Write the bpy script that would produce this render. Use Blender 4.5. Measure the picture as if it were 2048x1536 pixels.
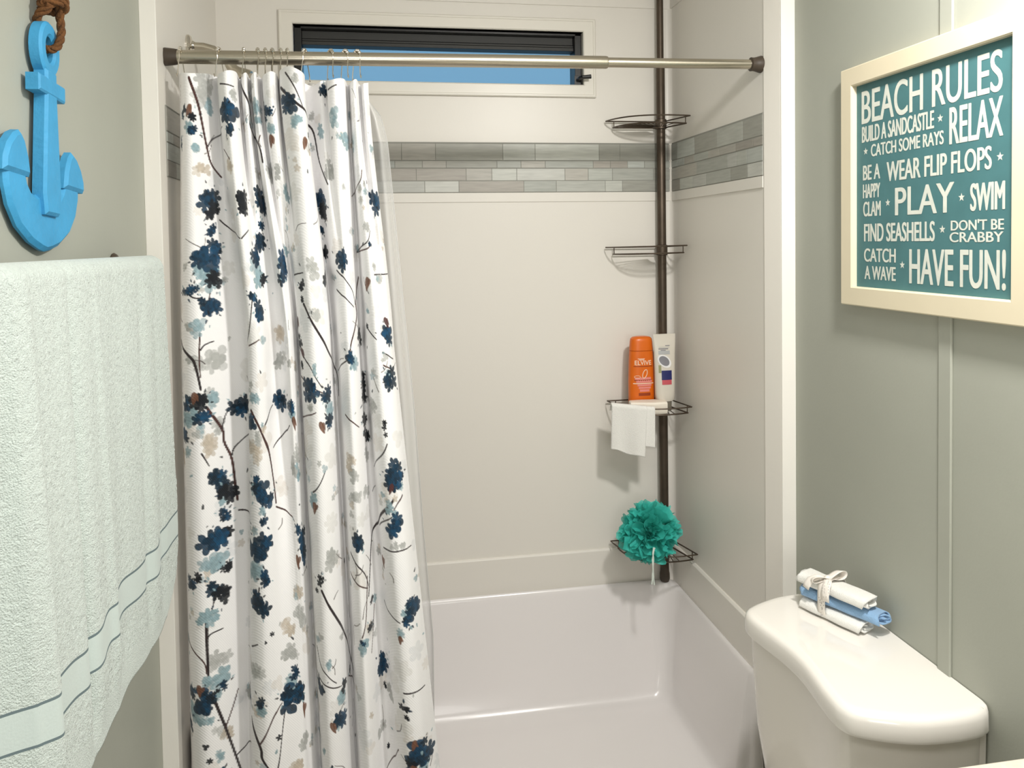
import bpy, bmesh, math, random
import numpy as np
from mathutils import Vector, Matrix, noise

for o in list(bpy.data.objects):
    bpy.data.objects.remove(o)
sc = bpy.context.scene
COL = sc.collection
R = math.radians
rnd = random.Random(7)

# ------------------------------------------------------------ camera
H = 1.68
yaw, pitch, roll = 0.17, 0.036, -0.0157
F = Vector((math.sin(yaw) * math.cos(pitch), math.cos(yaw) * math.cos(pitch), -math.sin(pitch)))
Rt = Vector((math.cos(yaw), -math.sin(yaw), 0))
Up = Rt.cross(F)
Rr = Rt * math.cos(roll) + Up * math.sin(roll)
Ur = -Rt * math.sin(roll) + Up * math.cos(roll)
cam = bpy.data.cameras.new('camera')
cam.sensor_fit = 'HORIZONTAL'
cam.sensor_width = 36
cam.lens = 36 * 1598.2 / 2048
cam.shift_y = -(768 - 541.2) / 2048
cam.clip_start = 0.02
co = bpy.data.objects.new('camera', cam)
COL.objects.link(co)
co.matrix_world = Matrix(((Rr.x, Ur.x, -F.x, 0), (Rr.y, Ur.y, -F.y, 0), (Rr.z, Ur.z, -F.z, H), (0, 0, 0, 1)))
sc.camera = co

# ------------------------------------------------------------ world, lamps, exposure
sc.view_settings.view_transform = 'Standard'
sc.view_settings.look = 'None'
sc.view_settings.gamma = 1
sc.view_settings.exposure = -0.06
sc.view_settings.use_curve_mapping = False
world = bpy.data.worlds.new('dusk')
sc.world = world
world.use_nodes = True
world.node_tree.nodes['Background'].inputs['Color'].default_value = (0.21, 0.46, 0.71, 1)
world.node_tree.nodes['Background'].inputs['Strength'].default_value = 1.0

def lamp(name, loc, size, power, color, target):
    l = bpy.data.lights.new(name, 'AREA')
    l.shape = 'DISK'
    l.size = size
    l.energy = power
    l.color = color
    o = bpy.data.objects.new(name, l)
    COL.objects.link(o)
    o.location = loc
    o.rotation_euler = (Vector(target) - Vector(loc)).to_track_quat('-Z', 'Y').to_euler()
    return o
lamp('vanity_lamp', (0.80, 0.88, 2.44), 0.16, 25, (1, 0.97, 0.925), (0.1, 1.75, 0.1))
lamp('ceiling_fill', (0.30, 0.35, 2.58), 0.8, 16, (1, 0.975, 0.94), (0.3, 1.2, 0))  # broad overhead fill, added to lift the shadows; not a fixture
lamp('rear_fill', (0.25, -0.85, 1.45), 0.9, 11, (1, 0.98, 0.955), (0.3, 2.4, 0.7))  # added fill behind the camera, brightens the low alcove; no doorway exists

# ------------------------------------------------------------ materials
def lin(c):
    return tuple(((v / 255) / 12.92 if v / 255 < 0.04045 else ((v / 255 + 0.055) / 1.055) ** 2.4) for v in c)

def mat(name, rgb, rough=0.5, metal=0.0, var=0.0, var_scale=8, bump=0.0, bump_scale=60, spec=0.5, trans=0.0, alpha=1.0, sheen=0.0, coat=0.0, sss=0.0):
    m = bpy.data.materials.new(name)
    m.use_nodes = True
    nt = m.node_tree
    b = nt.nodes['Principled BSDF']
    c = lin(rgb)
    b.inputs['Base Color'].default_value = (*c, 1)
    b.inputs['Roughness'].default_value = rough
    b.inputs['Metallic'].default_value = metal
    b.inputs['Specular IOR Level'].default_value = spec
    b.inputs['Transmission Weight'].default_value = trans
    b.inputs['Alpha'].default_value = alpha
    b.inputs['Sheen Weight'].default_value = sheen
    b.inputs['Coat Weight'].default_value = coat
    if sss:
        b.inputs['Subsurface Weight'].default_value = sss
        b.inputs['Subsurface Radius'].default_value = (.01, .01, .01)
    tc = nt.nodes.new('ShaderNodeTexCoord')
    if var:
        n = nt.nodes.new('ShaderNodeTexNoise')
        n.inputs['Scale'].default_value = var_scale
        n.inputs['Detail'].default_value = 4
        nt.links.new(tc.outputs['Object'], n.inputs['Vector'])
        r = nt.nodes.new('ShaderNodeValToRGB')
        r.color_ramp.elements[0].position = .3
        r.color_ramp.elements[1].position = .7
        r.color_ramp.elements[0].color = (*[v * (1 - var) for v in c], 1)
        r.color_ramp.elements[1].color = (*[min(1, v * (1 + var)) for v in c], 1)
        nt.links.new(n.outputs['Fac'], r.inputs['Fac'])
        nt.links.new(r.outputs['Color'], b.inputs['Base Color'])
    if bump:
        n2 = nt.nodes.new('ShaderNodeTexNoise')
        n2.inputs['Scale'].default_value = bump_scale
        n2.inputs['Detail'].default_value = 3
        nt.links.new(tc.outputs['Object'], n2.inputs['Vector'])
        bp = nt.nodes.new('ShaderNodeBump')
        bp.inputs['Strength'].default_value = bump
        bp.inputs['Distance'].default_value = .004
        nt.links.new(n2.outputs['Fac'], bp.inputs['Height'])
        nt.links.new(bp.outputs['Normal'], b.inputs['Normal'])
    return m

def attr_mat(name, rough=0.7, bump=0.0, weave=0.0, sheen=0.0):
    m = mat(name, (255, 255, 255), rough, sheen=sheen)
    nt = m.node_tree
    b = nt.nodes['Principled BSDF']
    a = nt.nodes.new('ShaderNodeAttribute')
    a.attribute_name = 'print'
    nt.links.new(a.outputs['Color'], b.inputs['Base Color'])
    if weave:
        tc = nt.nodes.new('ShaderNodeTexCoord')
        w = nt.nodes.new('ShaderNodeTexWave')
        w.wave_type = 'BANDS'
        w.bands_direction = 'DIAGONAL'
        w.inputs['Scale'].default_value = 90
        w.inputs['Distortion'].default_value = 1.0
        nt.links.new(tc.outputs['Object'], w.inputs['Vector'])
        bp = nt.nodes.new('ShaderNodeBump')
        bp.inputs['Strength'].default_value = weave
        bp.inputs['Distance'].default_value = .002
        nt.links.new(w.outputs['Fac'], bp.inputs['Height'])
        nt.links.new(bp.outputs['Normal'], b.inputs['Normal'])
    return m

M = {}
M['sage'] = mat('sage_wall_paint', (169, 171, 160), .55, var=.03, var_scale=3, bump=.05, bump_scale=160)
M['panel'] = mat('offwhite_panel', (231, 227, 219), .38, bump=.03, bump_scale=120)
M['trimwhite'] = mat('white_gloss_trim', (238, 235, 228), .3, var=.015, var_scale=5)
M['casing'] = mat('window_casing_white', (232, 228, 218), .35)
M['ceiling'] = mat('ceiling_white', (235, 233, 228), .8)
M['floor'] = mat('grey_vinyl_floor', (150, 143, 132), .5, var=.1, var_scale=6)
M['tub'] = mat('white_acrylic', (236, 232, 231), .22, coat=.2)
M['black'] = mat('black_window_frame', (22, 22, 22), .3, bump=.02)
M['shade'] = mat('charcoal_sash', (44, 44, 42), .55)
M['bronze'] = mat('oil_rubbed_bronze', (84, 73, 62), .42, metal=.6, var=.15, var_scale=20)
M['nickel'] = mat('brushed_nickel', (196, 188, 172), .27, metal=1.0, bump=.02, bump_scale=200)
M['chrome'] = mat('polished_chrome', (222, 216, 206), .12, metal=1.0)
M['rubber'] = mat('dark_rubber_cap', (66, 56, 46), .5)
M['ceramic'] = mat('white_ceramic', (240, 236, 229), .12, coat=.4)
M['tank'] = mat('white_ceramic_tank', (232, 227, 219), .16, coat=.3)
M['towel'] = mat('pale_mint_terry', (208, 219, 213), .95, var=.05, var_scale=160, bump=.9, bump_scale=480, sheen=.4)
M['towelband'] = mat('mint_dobby_band', (198, 210, 206), .85, bump=.12, bump_scale=300, sheen=.2)
M['towelline'] = mat('grey_band_thread', (104, 120, 124), .9)
M['blue'] = mat('painted_blue_wood', (62, 154, 203), .6, var=.1, var_scale=16, bump=.25, bump_scale=110)
M['jute'] = mat('brown_jute_rope', (104, 66, 30), .9, var=.3, var_scale=60, bump=.6, bump_scale=300)
M['framewood'] = mat('cream_painted_frame', (226, 215, 188), .4, var=.02, var_scale=10)
M['poster'] = mat('teal_poster', (70, 116, 120), .6, var=.06, var_scale=25)
M['letter'] = mat('offwhite_poster_ink', (214, 217, 207), .6, var=.06, var_scale=50)
M['orange'] = mat('orange_plastic', (222, 106, 16), .35, var=.03)
M['orangedark'] = mat('dark_orange_ink', (150, 58, 12), .5)
M['pinkink'] = mat('pink_ink', (228, 138, 130), .5)
M['paleink'] = mat('pale_peach_ink', (244, 214, 190), .5)
M['tube'] = mat('frosted_tube_plastic', (216, 210, 198), .3, var=.02, sss=.1)
M['greycap'] = mat('grey_cap', (122, 116, 104), .4)
M['greyink'] = mat('grey_label', (128, 128, 134), .4)
M['silverink'] = mat('silver_label', (176, 178, 178), .35)
M['whiteink'] = mat('white_label', (235, 235, 235), .4)
M['navyink'] = mat('navy_label', (32, 38, 98), .4)
M['redink'] = mat('red_label', (196, 86, 96), .4)
M['oliveink'] = mat('olive_label', (150, 150, 110), .4)
M['soap'] = mat('cream_soap', (240, 232, 218), .45, bump=.15, bump_scale=70)
M['washcloth'] = mat('white_washcloth', (244, 243, 238), .95, bump=.6, bump_scale=500, sheen=.3)
M['bluecloth'] = mat('light_blue_washcloth', (140, 178, 216), .95, bump=.6, bump_scale=500, sheen=.3)
M['ribbon'] = mat('white_ribbon', (236, 230, 222), .6)
M['dot'] = mat('grey_ribbon_dot', (168, 160, 158), .6)
M['loofah'] = mat('teal_mesh_netting', (60, 192, 178), .6, var=.16, var_scale=45, bump=.5, bump_scale=500, sheen=.3)
M['cord'] = mat('white_cotton_cord', (222, 232, 224), .85, bump=.4, bump_scale=300)
M['counter'] = mat('speckled_counter', (232, 224, 208), .3, var=.12, var_scale=90)
M['cabinet'] = mat('vanity_white', (225, 222, 214), .45)
M['curtain'] = attr_mat('printed_curtain_cloth', .85, weave=.12, sheen=.15)
M['tile'] = attr_mat('mosaic_tile', .35)
M['grout'] = mat('grey_grout', (150, 150, 143), .8)

def mix_transparent(name, rgb, alpha, rough):
    m = bpy.data.materials.new(name)
    m.use_nodes = True
    nt = m.node_tree
    out = nt.nodes['Material Output']
    b = nt.nodes['Principled BSDF']
    b.inputs['Base Color'].default_value = (*lin(rgb), 1)
    b.inputs['Roughness'].default_value = rough
    t = nt.nodes.new('ShaderNodeBsdfTransparent')
    mx = nt.nodes.new('ShaderNodeMixShader')
    mx.inputs['Fac'].default_value = alpha
    nt.links.new(t.outputs[0], mx.inputs[1])
    nt.links.new(b.outputs[0], mx.inputs[2])
    nt.links.new(mx.outputs[0], out.inputs['Surface'])
    return m
M['liner'] = mix_transparent('clear_vinyl_liner', (226, 226, 224), .34, .18)
M['glass'] = mix_transparent('window_glass', (120, 150, 165), .12, .65)
M['net'] = mix_transparent('teal_net_edge', (64, 198, 184), .80, .6)

# ------------------------------------------------------------ mesh helpers
class MB:
    def __init__(s):
        s.v, s.f, s.m, s.mats = [], [], [], []
    def slot(s, m):
        if m not in s.mats:
            s.mats.append(m)
        return s.mats.index(m)
    def add(s, v, f, m=None):
        k = len(s.v)
        s.v += [tuple(p) for p in v]
        i = s.slot(m) if m else 0
        for q in f:
            s.f.append(tuple(k + a for a in q))
            s.m.append(i)
    def box(s, lo, hi, m=None):
        x0, y0, z0 = lo
        x1, y1, z1 = hi
        s.add([(x0, y0, z0), (x1, y0, z0), (x1, y1, z0), (x0, y1, z0), (x0, y0, z1), (x1, y0, z1), (x1, y1, z1), (x0, y1, z1)],
              [(0, 3, 2, 1), (4, 5, 6, 7), (0, 1, 5, 4), (1, 2, 6, 5), (2, 3, 7, 6), (3, 0, 4, 7)], m)
    def loops(s, loops, m=None, cap0=True, cap1=True, close=True):
        n = len(loops[0])
        v = [p for l in loops for p in l]
        f = []
        for a in range(len(loops) - 1):
            for i in range(n if close else n - 1):
                j = (i + 1) % n
                f.append((a * n + i, a * n + j, (a + 1) * n + j, (a + 1) * n + i))
        if cap0:
            f.append(tuple(range(n - 1, -1, -1)))
        if cap1:
            f.append(tuple((len(loops) - 1) * n + i for i in range(n)))
        s.add(v, f, m)
    def tube(s, pts, r, n=10, m=None, closed=False, cap=True):
        pts = [Vector(p) for p in pts]
        k = len(pts)
        rr = r if isinstance(r, (list, tuple)) else [r] * k
        T = []
        for i in range(k):
            a = pts[(i - 1) % k] if (closed or i > 0) else pts[i]
            b = pts[(i + 1) % k] if (closed or i < k - 1) else pts[i]
            T.append((b - a).normalized())
        up = Vector((0, 0, 1)) if abs(T[0].z) < .9 else Vector((1, 0, 0))
        N = (up - T[0] * up.dot(T[0])).normalized()
        ls = []
        for i in range(k):
            N = (N - T[i] * N.dot(T[i])).normalized()
            B = T[i].cross(N)
            ls.append([pts[i] + (N * math.cos(2 * math.pi * q / n) + B * math.sin(2 * math.pi * q / n)) * rr[i] for q in range(n)])
        if closed:
            ls.append(ls[0])
            s.loops(ls, m, False, False)
        else:
            s.loops(ls, m, cap, cap)
    def lathe(s, prof, axis_o, axis_d, n=24, m=None):
        d = Vector(axis_d).normalized()
        u = d.orthogonal().normalized()
        w = d.cross(u)
        o = Vector(axis_o)
        s.loops([[o + d * h + (u * math.cos(2 * math.pi * q / n) + w * math.sin(2 * math.pi * q / n)) * r for q in range(n)] for h, r in prof], m)
    def sphere(s, c, r, n=10, m=None):
        prof = [(-r * math.cos(math.pi * i / n), max(1e-5, r * math.sin(math.pi * i / n))) for i in range(n + 1)]
        s.lathe(prof, c, (0, 0, 1), n, m)
    def build(s, name, material=None, parent=None, smooth=True, bevel=0, seg=3, angle=35, origin=None):
        me = bpy.data.meshes.new(name)
        v = np.array(s.v, float)
        if parent is not None:
            off = np.array(world_loc(parent))
            loc = (0, 0, 0)
        else:
            lo, hi = v.min(0), v.max(0)
            off = np.array(origin) if origin else np.array(((lo[0] + hi[0]) / 2, (lo[1] + hi[1]) / 2, lo[2]))
            loc = tuple(off)
        me.from_pydata([tuple(p) for p in v - off], [], s.f)
        mats = s.mats if s.mats else [material]
        for m in mats:
            me.materials.append(m)
        if s.mats:
            me.polygons.foreach_set('material_index', s.m)
        o = bpy.data.objects.new(name, me)
        COL.objects.link(o)
        o.location = loc
        if parent is not None:
            o.parent = parent
        bm = bmesh.new()
        bm.from_mesh(me)
        bmesh.ops.recalc_face_normals(bm, faces=bm.faces)
        bm.to_mesh(me)
        bm.free()
        if smooth:
            me.shade_smooth()
            me.set_sharp_from_angle(angle=R(angle))
        if bevel:
            b = o.modifiers.new('bevel', 'BEVEL')
            b.width = bevel
            b.segments = seg
            b.limit_method = 'ANGLE'
            b.angle_limit = R(40)
            b.harden_normals = True
        return o

def world_loc(o):
    p = Vector((0, 0, 0))
    while o is not None:
        p = p + o.location
        o = o.parent
    return p

def empty(name, loc, label, cat, group=None):
    o = bpy.data.objects.new(name, None)
    COL.objects.link(o)
    o.location = loc
    o.empty_display_size = .05
    return tag(o, label, cat, group)

def tag(o, label, cat, group=None):
    o['label'] = label
    o['category'] = cat
    if group:
        o['group'] = group
    return o

def struct(o, label=None):
    o['kind'] = 'structure'
    return o

def sbox(name, lo, hi, m, bevel=0):
    b = MB()
    b.box(lo, hi)
    return struct(b.build(name, m, bevel=bevel))

def duplicate(root, loc):
    r = root.copy()
    COL.objects.link(r)
    r.location = loc
    for ch in list(root.children):
        c = ch.copy()
        COL.objects.link(c)
        c.parent = r
    return r

# ------------------------------------------------------------ room shell
XL, XR = -0.5168, 1.0962        # sage side walls
PL, PR, YB = -0.484, 1.0426, 2.7019   # shower panels
YF, YT = 2.0237, 1.9537
sbox('floor', (-.75, -1.1, -.05), (1.35, 2.95, 0), M['floor'])
sbox('ceiling', (-.75, -1.1, 2.62), (1.35, 2.95, 2.68), M['ceiling'])
sbox('wall_left', (-.62, -1.0, 0), (XL, 2.85, 2.62), M['sage'])
sbox('wall_right', (XR, -1.0, 0), (1.22, 2.85, 2.62), M['sage'])
sbox('wall_front', (-.62, -1.08, 0), (1.22, -1.0, 2.62), M['sage'])
# back wall, with the window hole
WX0, WX1, WZ0, WZ1 = -.246, .724, 2.2135, 2.398
b = MB()
b.box((XL, YB, .0), (XR, 2.80, WZ0))
b.box((XL, YB, WZ1), (XR, 2.80, 2.62))
b.box((XL, YB, WZ0), (WX0, 2.80, WZ1))
b.box((WX1, YB, WZ0), (XR, 2.80, WZ1))
struct(b.build('wall_back', M['panel']))
sbox('wall_shower_left', (XL, YF - .004, .0), (PL, YB, 2.62), M['panel'])
sbox('wall_shower_right', (PR, YF - .004, .0), (XR, YB, 2.62), M['panel'])

# seams and ledges of the surround, as thin proud strips
TZ0, TZ1 = 1.849, 2.0185
def strip_back(name, z0, z1, t, m, bevel=.002):
    return sbox(name, (PL, YB - t, z0), (PR, YB - .0002, z1), m, bevel)
def strip_right(name, z0, z1, t, m, bevel=.002):
    return sbox(name, (PR - t, YF, z0), (PR - .0002, YB, z1), m, bevel)
strip_back('trim_1', 1.816, TZ0 - .001, .0035, M['panel'], .0012)
strip_right('trim_2', 1.816, TZ0 - .001, .0035, M['panel'], .0012)
strip_back('trim_3', 2.487, 2.618, .004, M['panel'], .0012)
strip_right('trim_4', 2.487, 2.618, .004, M['panel'], .0012)
# lower skirt of the surround with its bright ledge
def skirt(name, pts_fn):
    b = MB()
    prof = [(0, .592), (.006, .592), (.012, .586), (.012, .44), (0, .44)]
    b.loops([[pts_fn(t, d, z) for d, z in prof] for t in (0, 1)])
    return struct(b.build(name, M['panel'], bevel=.002))
skirt('trim_5', lambda t, d, z: (PL + t * (PR - PL), YB - d, z))
skirt('trim_6', lambda t, d, z: (PR - d, YB - t * (YB - YF), z))
# corner cove strip between the two panels
b = MB()
cv = [(PR - .018 * (1 - math.sin(a)), YB - .018 * (1 - math.cos(a))) for a in [R(q) for q in range(0, 91, 10)]]
cv = [(PR, YB)] + [(PR - .018 + .018 * math.sin(a) , YB - .018 + .018 * math.cos(a)) for a in [R(q) for q in range(0, 91, 10)]]
b.loops([[(x, y, z) for x, y in cv] for z in (.45, 2.618)])
struct(b.build('trim_7', M['panel'], angle=50))

# tile band: real tiles laid in four courses, on grout
tile_rng = random.Random(3)
TCOL = [(196, 198, 190), (188, 191, 183), (202, 203, 196), (178, 180, 172), (170, 170, 161), (182, 179, 170), (172, 167, 158), (192, 196, 190)]
ROWS = [(.0015, .0385), (.0405, .0805), (.0835, .1065), (.1095, .1645)]   # bottom to top
KNOWN = {3: [-.03, .051, .096, .209, .438, .55, .777, .852], 2: [.056, .073, .164, .244, .417, .5, .585, .755], 1: [.058, .143, .311, .399, .485, .654, .737, .824], 0: [.032, .171, .286, .509, .623]}
def tiles(name, org, du, dn, length, known=False):
    V, Fc, C, mi = [], [], [], []
    org, du, dn = Vector(org), Vector(du), Vector(dn)
    def quadbox(u0, u1, z0, z1, t, col, k):
        base = len(V)
        e = .0004 if k else 0
        for (t_, e_) in ((0.0, 0), (t, e)):
            for (u, z) in ((u0 + e_, z0 + e_), (u1 - e_, z0 + e_), (u1 - e_, z1 - e_), (u0 + e_, z1 - e_)):
                p = org + du * u + dn * t_
                V.append((p.x, p.y, z))
        for q in ((4, 5, 6, 7), (0, 1, 5, 4), (1, 2, 6, 5), (2, 3, 7, 6), (3, 0, 4, 7)):
            Fc.append(tuple(base + a for a in q))
            C.append(col)
            mi.append(k)
    quadbox(0, length, TZ0, TZ1, .0022, (.3, .3, .28), 0)
    for r, (a, c) in enumerate(ROWS):
        cuts = [0.0]
        kn = [k - org.x for k in KNOWN[r]] if known else []
        while cuts[-1] < length:
            nxt = cuts[-1] + tile_rng.choice([.062, .085, .11, .15, .175, .23][: 4 if r == 2 else 6])
            if kn and nxt > kn[0] - .03 and cuts[-1] < kn[-1]:
                nxt = min([k for k in kn if k > cuts[-1] + .001])
            cuts.append(min(nxt, length))
        for u0, u1 in zip(cuts, cuts[1:]):
            if u1 - u0 < .006:
                continue
            cc = tile_rng.choice(TCOL if r != 2 else TCOL[3:] + TCOL[:2])
            f = tile_rng.uniform(.82, 1.08)
            quadbox(u0 + .0007, u1 - .0007, TZ0 + a, TZ0 + c, .0032, tuple(v * f for v in lin(cc)), 1)
    me = bpy.data.meshes.new(name)
    me.from_pydata(V, [], Fc)
    me.materials.append(M['grout'])
    me.materials.append(M['tile'])
    me.polygons.foreach_set('material_index', mi)
    at = me.color_attributes.new('print', 'FLOAT_COLOR', 'CORNER')
    buf = []
    for p, c in zip(me.polygons, C):
        for _ in p.vertices:
            buf += [*c, 1]
    at.data.foreach_set('color', buf)
    bm = bmesh.new()
    bm.from_mesh(me)
    bmesh.ops.recalc_face_normals(bm, faces=bm.faces)
    bm.to_mesh(me)
    bm.free()
    o = bpy.data.objects.new(name, me)
    COL.objects.link(o)
    return struct(o)
tiles('trim_8', (PL, YB, 0), (1, 0, 0), (0, -1, 0), PR - PL, True)
tiles('trim_9', (PR, YB, 0), (0, -1, 0), (-1, 0, 0), YB - YF)
tiles('trim_10', (PL, YF, 0), (0, 1, 0), (1, 0, 0), YB - YF)
# streaky glaze on the tiles
nt = M['tile'].node_tree
tc = nt.nodes.new('ShaderNodeTexCoord')
mp = nt.nodes.new('ShaderNodeMapping')
mp.inputs['Scale'].default_value = (9, 9, 90)
nz = nt.nodes.new('ShaderNodeTexNoise')
nz.inputs['Scale'].default_value = 1.6
mr = nt.nodes.new('ShaderNodeMapRange')
mr.inputs['To Min'].default_value = .72
mr.inputs['To Max'].default_value = 1.12
mm = nt.nodes.new('ShaderNodeVectorMath')
mm.operation = 'SCALE'
nt.links.new(tc.outputs['Object'], mp.inputs['Vector'])
nt.links.new(mp.outputs[0], nz.inputs['Vector'])
nt.links.new(nz.outputs['Fac'], mr.inputs['Value'])
nt.links.new(mr.outputs[0], mm.inputs['Scale'])
at_node = [n for n in nt.nodes if n.type == 'ATTRIBUTE'][0]
nt.links.new(at_node.outputs['Color'], mm.inputs[0])
nt.links.new(mm.outputs[0], nt.nodes['Principled BSDF'].inputs['Base Color'])

# white jamb and casing strips at the mouth of the alcove
def jamb(name, pts, z0, m):
    b = MB()
    b.loops([[(x, y, z) for x, y in pts] for z in (z0, 2.618)])
    return struct(b.build(name, M[m], bevel=.0015))
jamb('trim_11', [(1.0405, YF - .0045), (1.0568, YT + .004), (XR, YT + .004), (XR, YF - .0045)], .0, 'panel')
jamb('trim_12', [(-.4825, YF - .0045), (-.481, YT + .004), (XL, YT + .004), (XL, YF - .0045)], .0, 'panel')
sbox('trim_14', (1.0568, YT, 0), (XR, YT + .004, 2.618), M['trimwhite'], .001)
sbox('trim_15', (XL, YT, 0), (-.481, YT + .004, 2.618), M['trimwhite'], .001)
# battens over the seams of the sage wall panels
sbox('trim_13', (XR - .006, 1.3685, 0), (XR, 1.4035, 2.618), M['sage'], .002)
sbox('baseboard_right', (XR - .012, -.99, 0), (XR, 1.953, .09), M['trimwhite'], .003)
sbox('baseboard_left', (XL, -.99, 0), (XL + .012, 1.953, .09), M['trimwhite'], .003)

# ------------------------------------------------------------ window
win = bpy.data.objects.new('window_1', None)
COL.objects.link(win)
win.location = (.239, YB, WZ0)
struct(win)
def mitred(b, X0, X1, Z0, Z1, w, prof):
    # prof: (distance from the outer edge, distance into the room)
    ls = []
    for (sx, sz) in ((0, 0), (1, 0), (1, 1), (0, 1), (0, 0)):
        l = []
        for d, t in prof:
            x = X0 + d if sx == 0 else X1 - d
            z = Z0 + d if sz == 0 else Z1 - d
            l.append((x, YB - t, z))
        ls.append(l)
    b.loops(ls, None, False, False)
b = MB()
mitred(b, -.290, .767, 2.1735, 2.4415, .044, [(0, 0), (0, .010), (.003, .013), (.008, .013), (.010, .011), (.040, .011), (.0435, .008), (.0435, -.03), (.0405, -.03), (.0405, 0)])
b.build('window_casing', M['casing'], win, angle=25)
b = MB()
fx0, fx1, fz0, fz1 = WX0 + .003, WX1 - .003, WZ0 + .002, WZ1 - .002
yb0, yb1 = 2.715, 2.79
b.box((fx0, yb0, fz0), (fx0 + .022, yb1, fz1))
b.box((fx1 - .022, yb0, fz0), (fx1, yb1, fz1))
b.box((fx0, yb0, fz0), (fx1, yb1, fz0 + .006))
b.box((fx0, yb0, fz1 - .008), (fx1, yb1, fz1))
b.build('window_frame', M['black'], win, bevel=.0015)
b = MB()
b.box((fx0 + .022, 2.742, 2.362), (fx1 - .022, 2.785, fz1 - .008))
b.box((fx0 + .022, 2.736, 2.353), (fx1 - .022, 2.785, 2.360))
b.box((fx0 + .022, 2.733, 2.340), (fx1 - .022, 2.785, 2.352))
b.build('sash_rail', M['shade'], win, bevel=.0015)
b = MB()
b.box((fx0 + .022, 2.775, fz0 + .006), (fx1 - .022, 2.779, 2.350))
b.build('window_pane', M['glass'], win)
b = MB()
b.box((.693, 2.700, 2.215), (.716, 2.716, 2.250))
b.tube([(.705, 2.705, 2.2345), (.705, 2.672, 2.236), (.712, 2.663, 2.237), (.741, 2.660, 2.239)], [.006, .006, .0065, .0075], 10)
b.build('window_latch', M['black'], win, bevel=.001)

# ------------------------------------------------------------ shower base
def rrect(x0, x1, y0, y1, r, z, n=6):
    P = []
    for cx, cy, a0 in ((x1 - r, y1 - r, 0), (x0 + r, y1 - r, 90), (x0 + r, y0 + r, 180), (x1 - r, y0 + r, 270)):
        for i in range(n + 1):
            a = R(a0 + 90 * i / n)
            P.append((cx + r * math.cos(a), cy + r * math.sin(a), z))
    return P
t = empty('shower_stall', (.28, 2.36, 0), 'white acrylic shower stall floor with high back and end walls below the wall panels', 'shower stall')
def ztop(y, z):          # side walls drop to a low curb at the front
    return z
lo = []
b = MB()
Y0 = 2.022
def base_loop(x0, x1, y0, y1, r, zf, zb):
    """rounded at the back, tight at the front; sides high, front curb low"""
    rf = min(r, .03)
    xy = []
    def seg(p, q, n):
        for i in range(n):
            xy.append((p[0] + (q[0] - p[0]) * i / n, p[1] + (q[1] - p[1]) * i / n))
    def corner(cx, cy, rr, a0):
        for i in range(9):
            a = R(a0 + 90 * i / 9)
            xy.append((cx + rr * math.cos(a), cy + rr * math.sin(a)))
    corner(x1 - r, y1 - r, r, 0)
    seg((x1 - r, y1), (x0 + r, y1), 16)
    corner(x0 + r, y1 - r, r, 90)
    seg((x0, y1 - r), (x0, y0 + rf), 16)
    corner(x0 + rf, y0 + rf, rf, 180)
    seg((x0 + rf, y0), (x1 - rf, y0), 16)
    corner(x1 - rf, y0 + rf, rf, 270)
    seg((x1, y0 + rf), (x1, y1 - r), 16)
    out = []
    for x, y in xy:
        k = min(1, max(0, (y - y0 - .002) / .026))
        k = k * k * (3 - 2 * k)
        out.append((x, y, zf + (zb - zf) * k))
    return out
L = [base_loop(PL + .004, PR - .003, Y0, YB - .003, .008, 0.0, 0.0),
     base_loop(PL + .004, PR - .003, Y0, YB - .003, .008, .135, .448),
     base_loop(PL + .004, PR - .003, Y0, YB - .003, .008, .152, .4385),
     base_loop(PL + .010, PR - .0135, Y0 + .004, YB - .0145, .03, .160, .4655),
     base_loop(PL + .016, PR - .019, Y0 + .010, YB - .020, .085, .160, .4690),
     base_loop(PL + .022, PR - .024, Y0 + .020, YB - .026, .10, .158, .4640),
     base_loop(PL + .026, PR - .027, Y0 + .026, YB - .029, .105, .152, .4540),
     base_loop(PL + .034, PR - .040, Y0 + .030, YB - .048, .07, .13, .36),
     base_loop(PL + .048, PR - .062, Y0 + .034, YB - .092, .05, .115, .19),
     base_loop(PL + .056, PR - .071, Y0 + .04, YB - .112, .055, .10, .128),
     base_loop(PL + .064, PR - .080, Y0 + .05, YB - .125, .055, .094, .108),
     base_loop(PL + .076, PR - .092, Y0 + .06, YB - .140, .055, .088, .098),
     base_loop(PL + .11, PR - .13, Y0 + .15, YB - .18, .05, .084, .092),
     base_loop(PL + .4, PR - .4, Y0 + .25, YB - .3, .03, .080, .084)]
b.loops(L, None, False, True)
b.build('shower_pan', M['tub'], t, angle=60)
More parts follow.
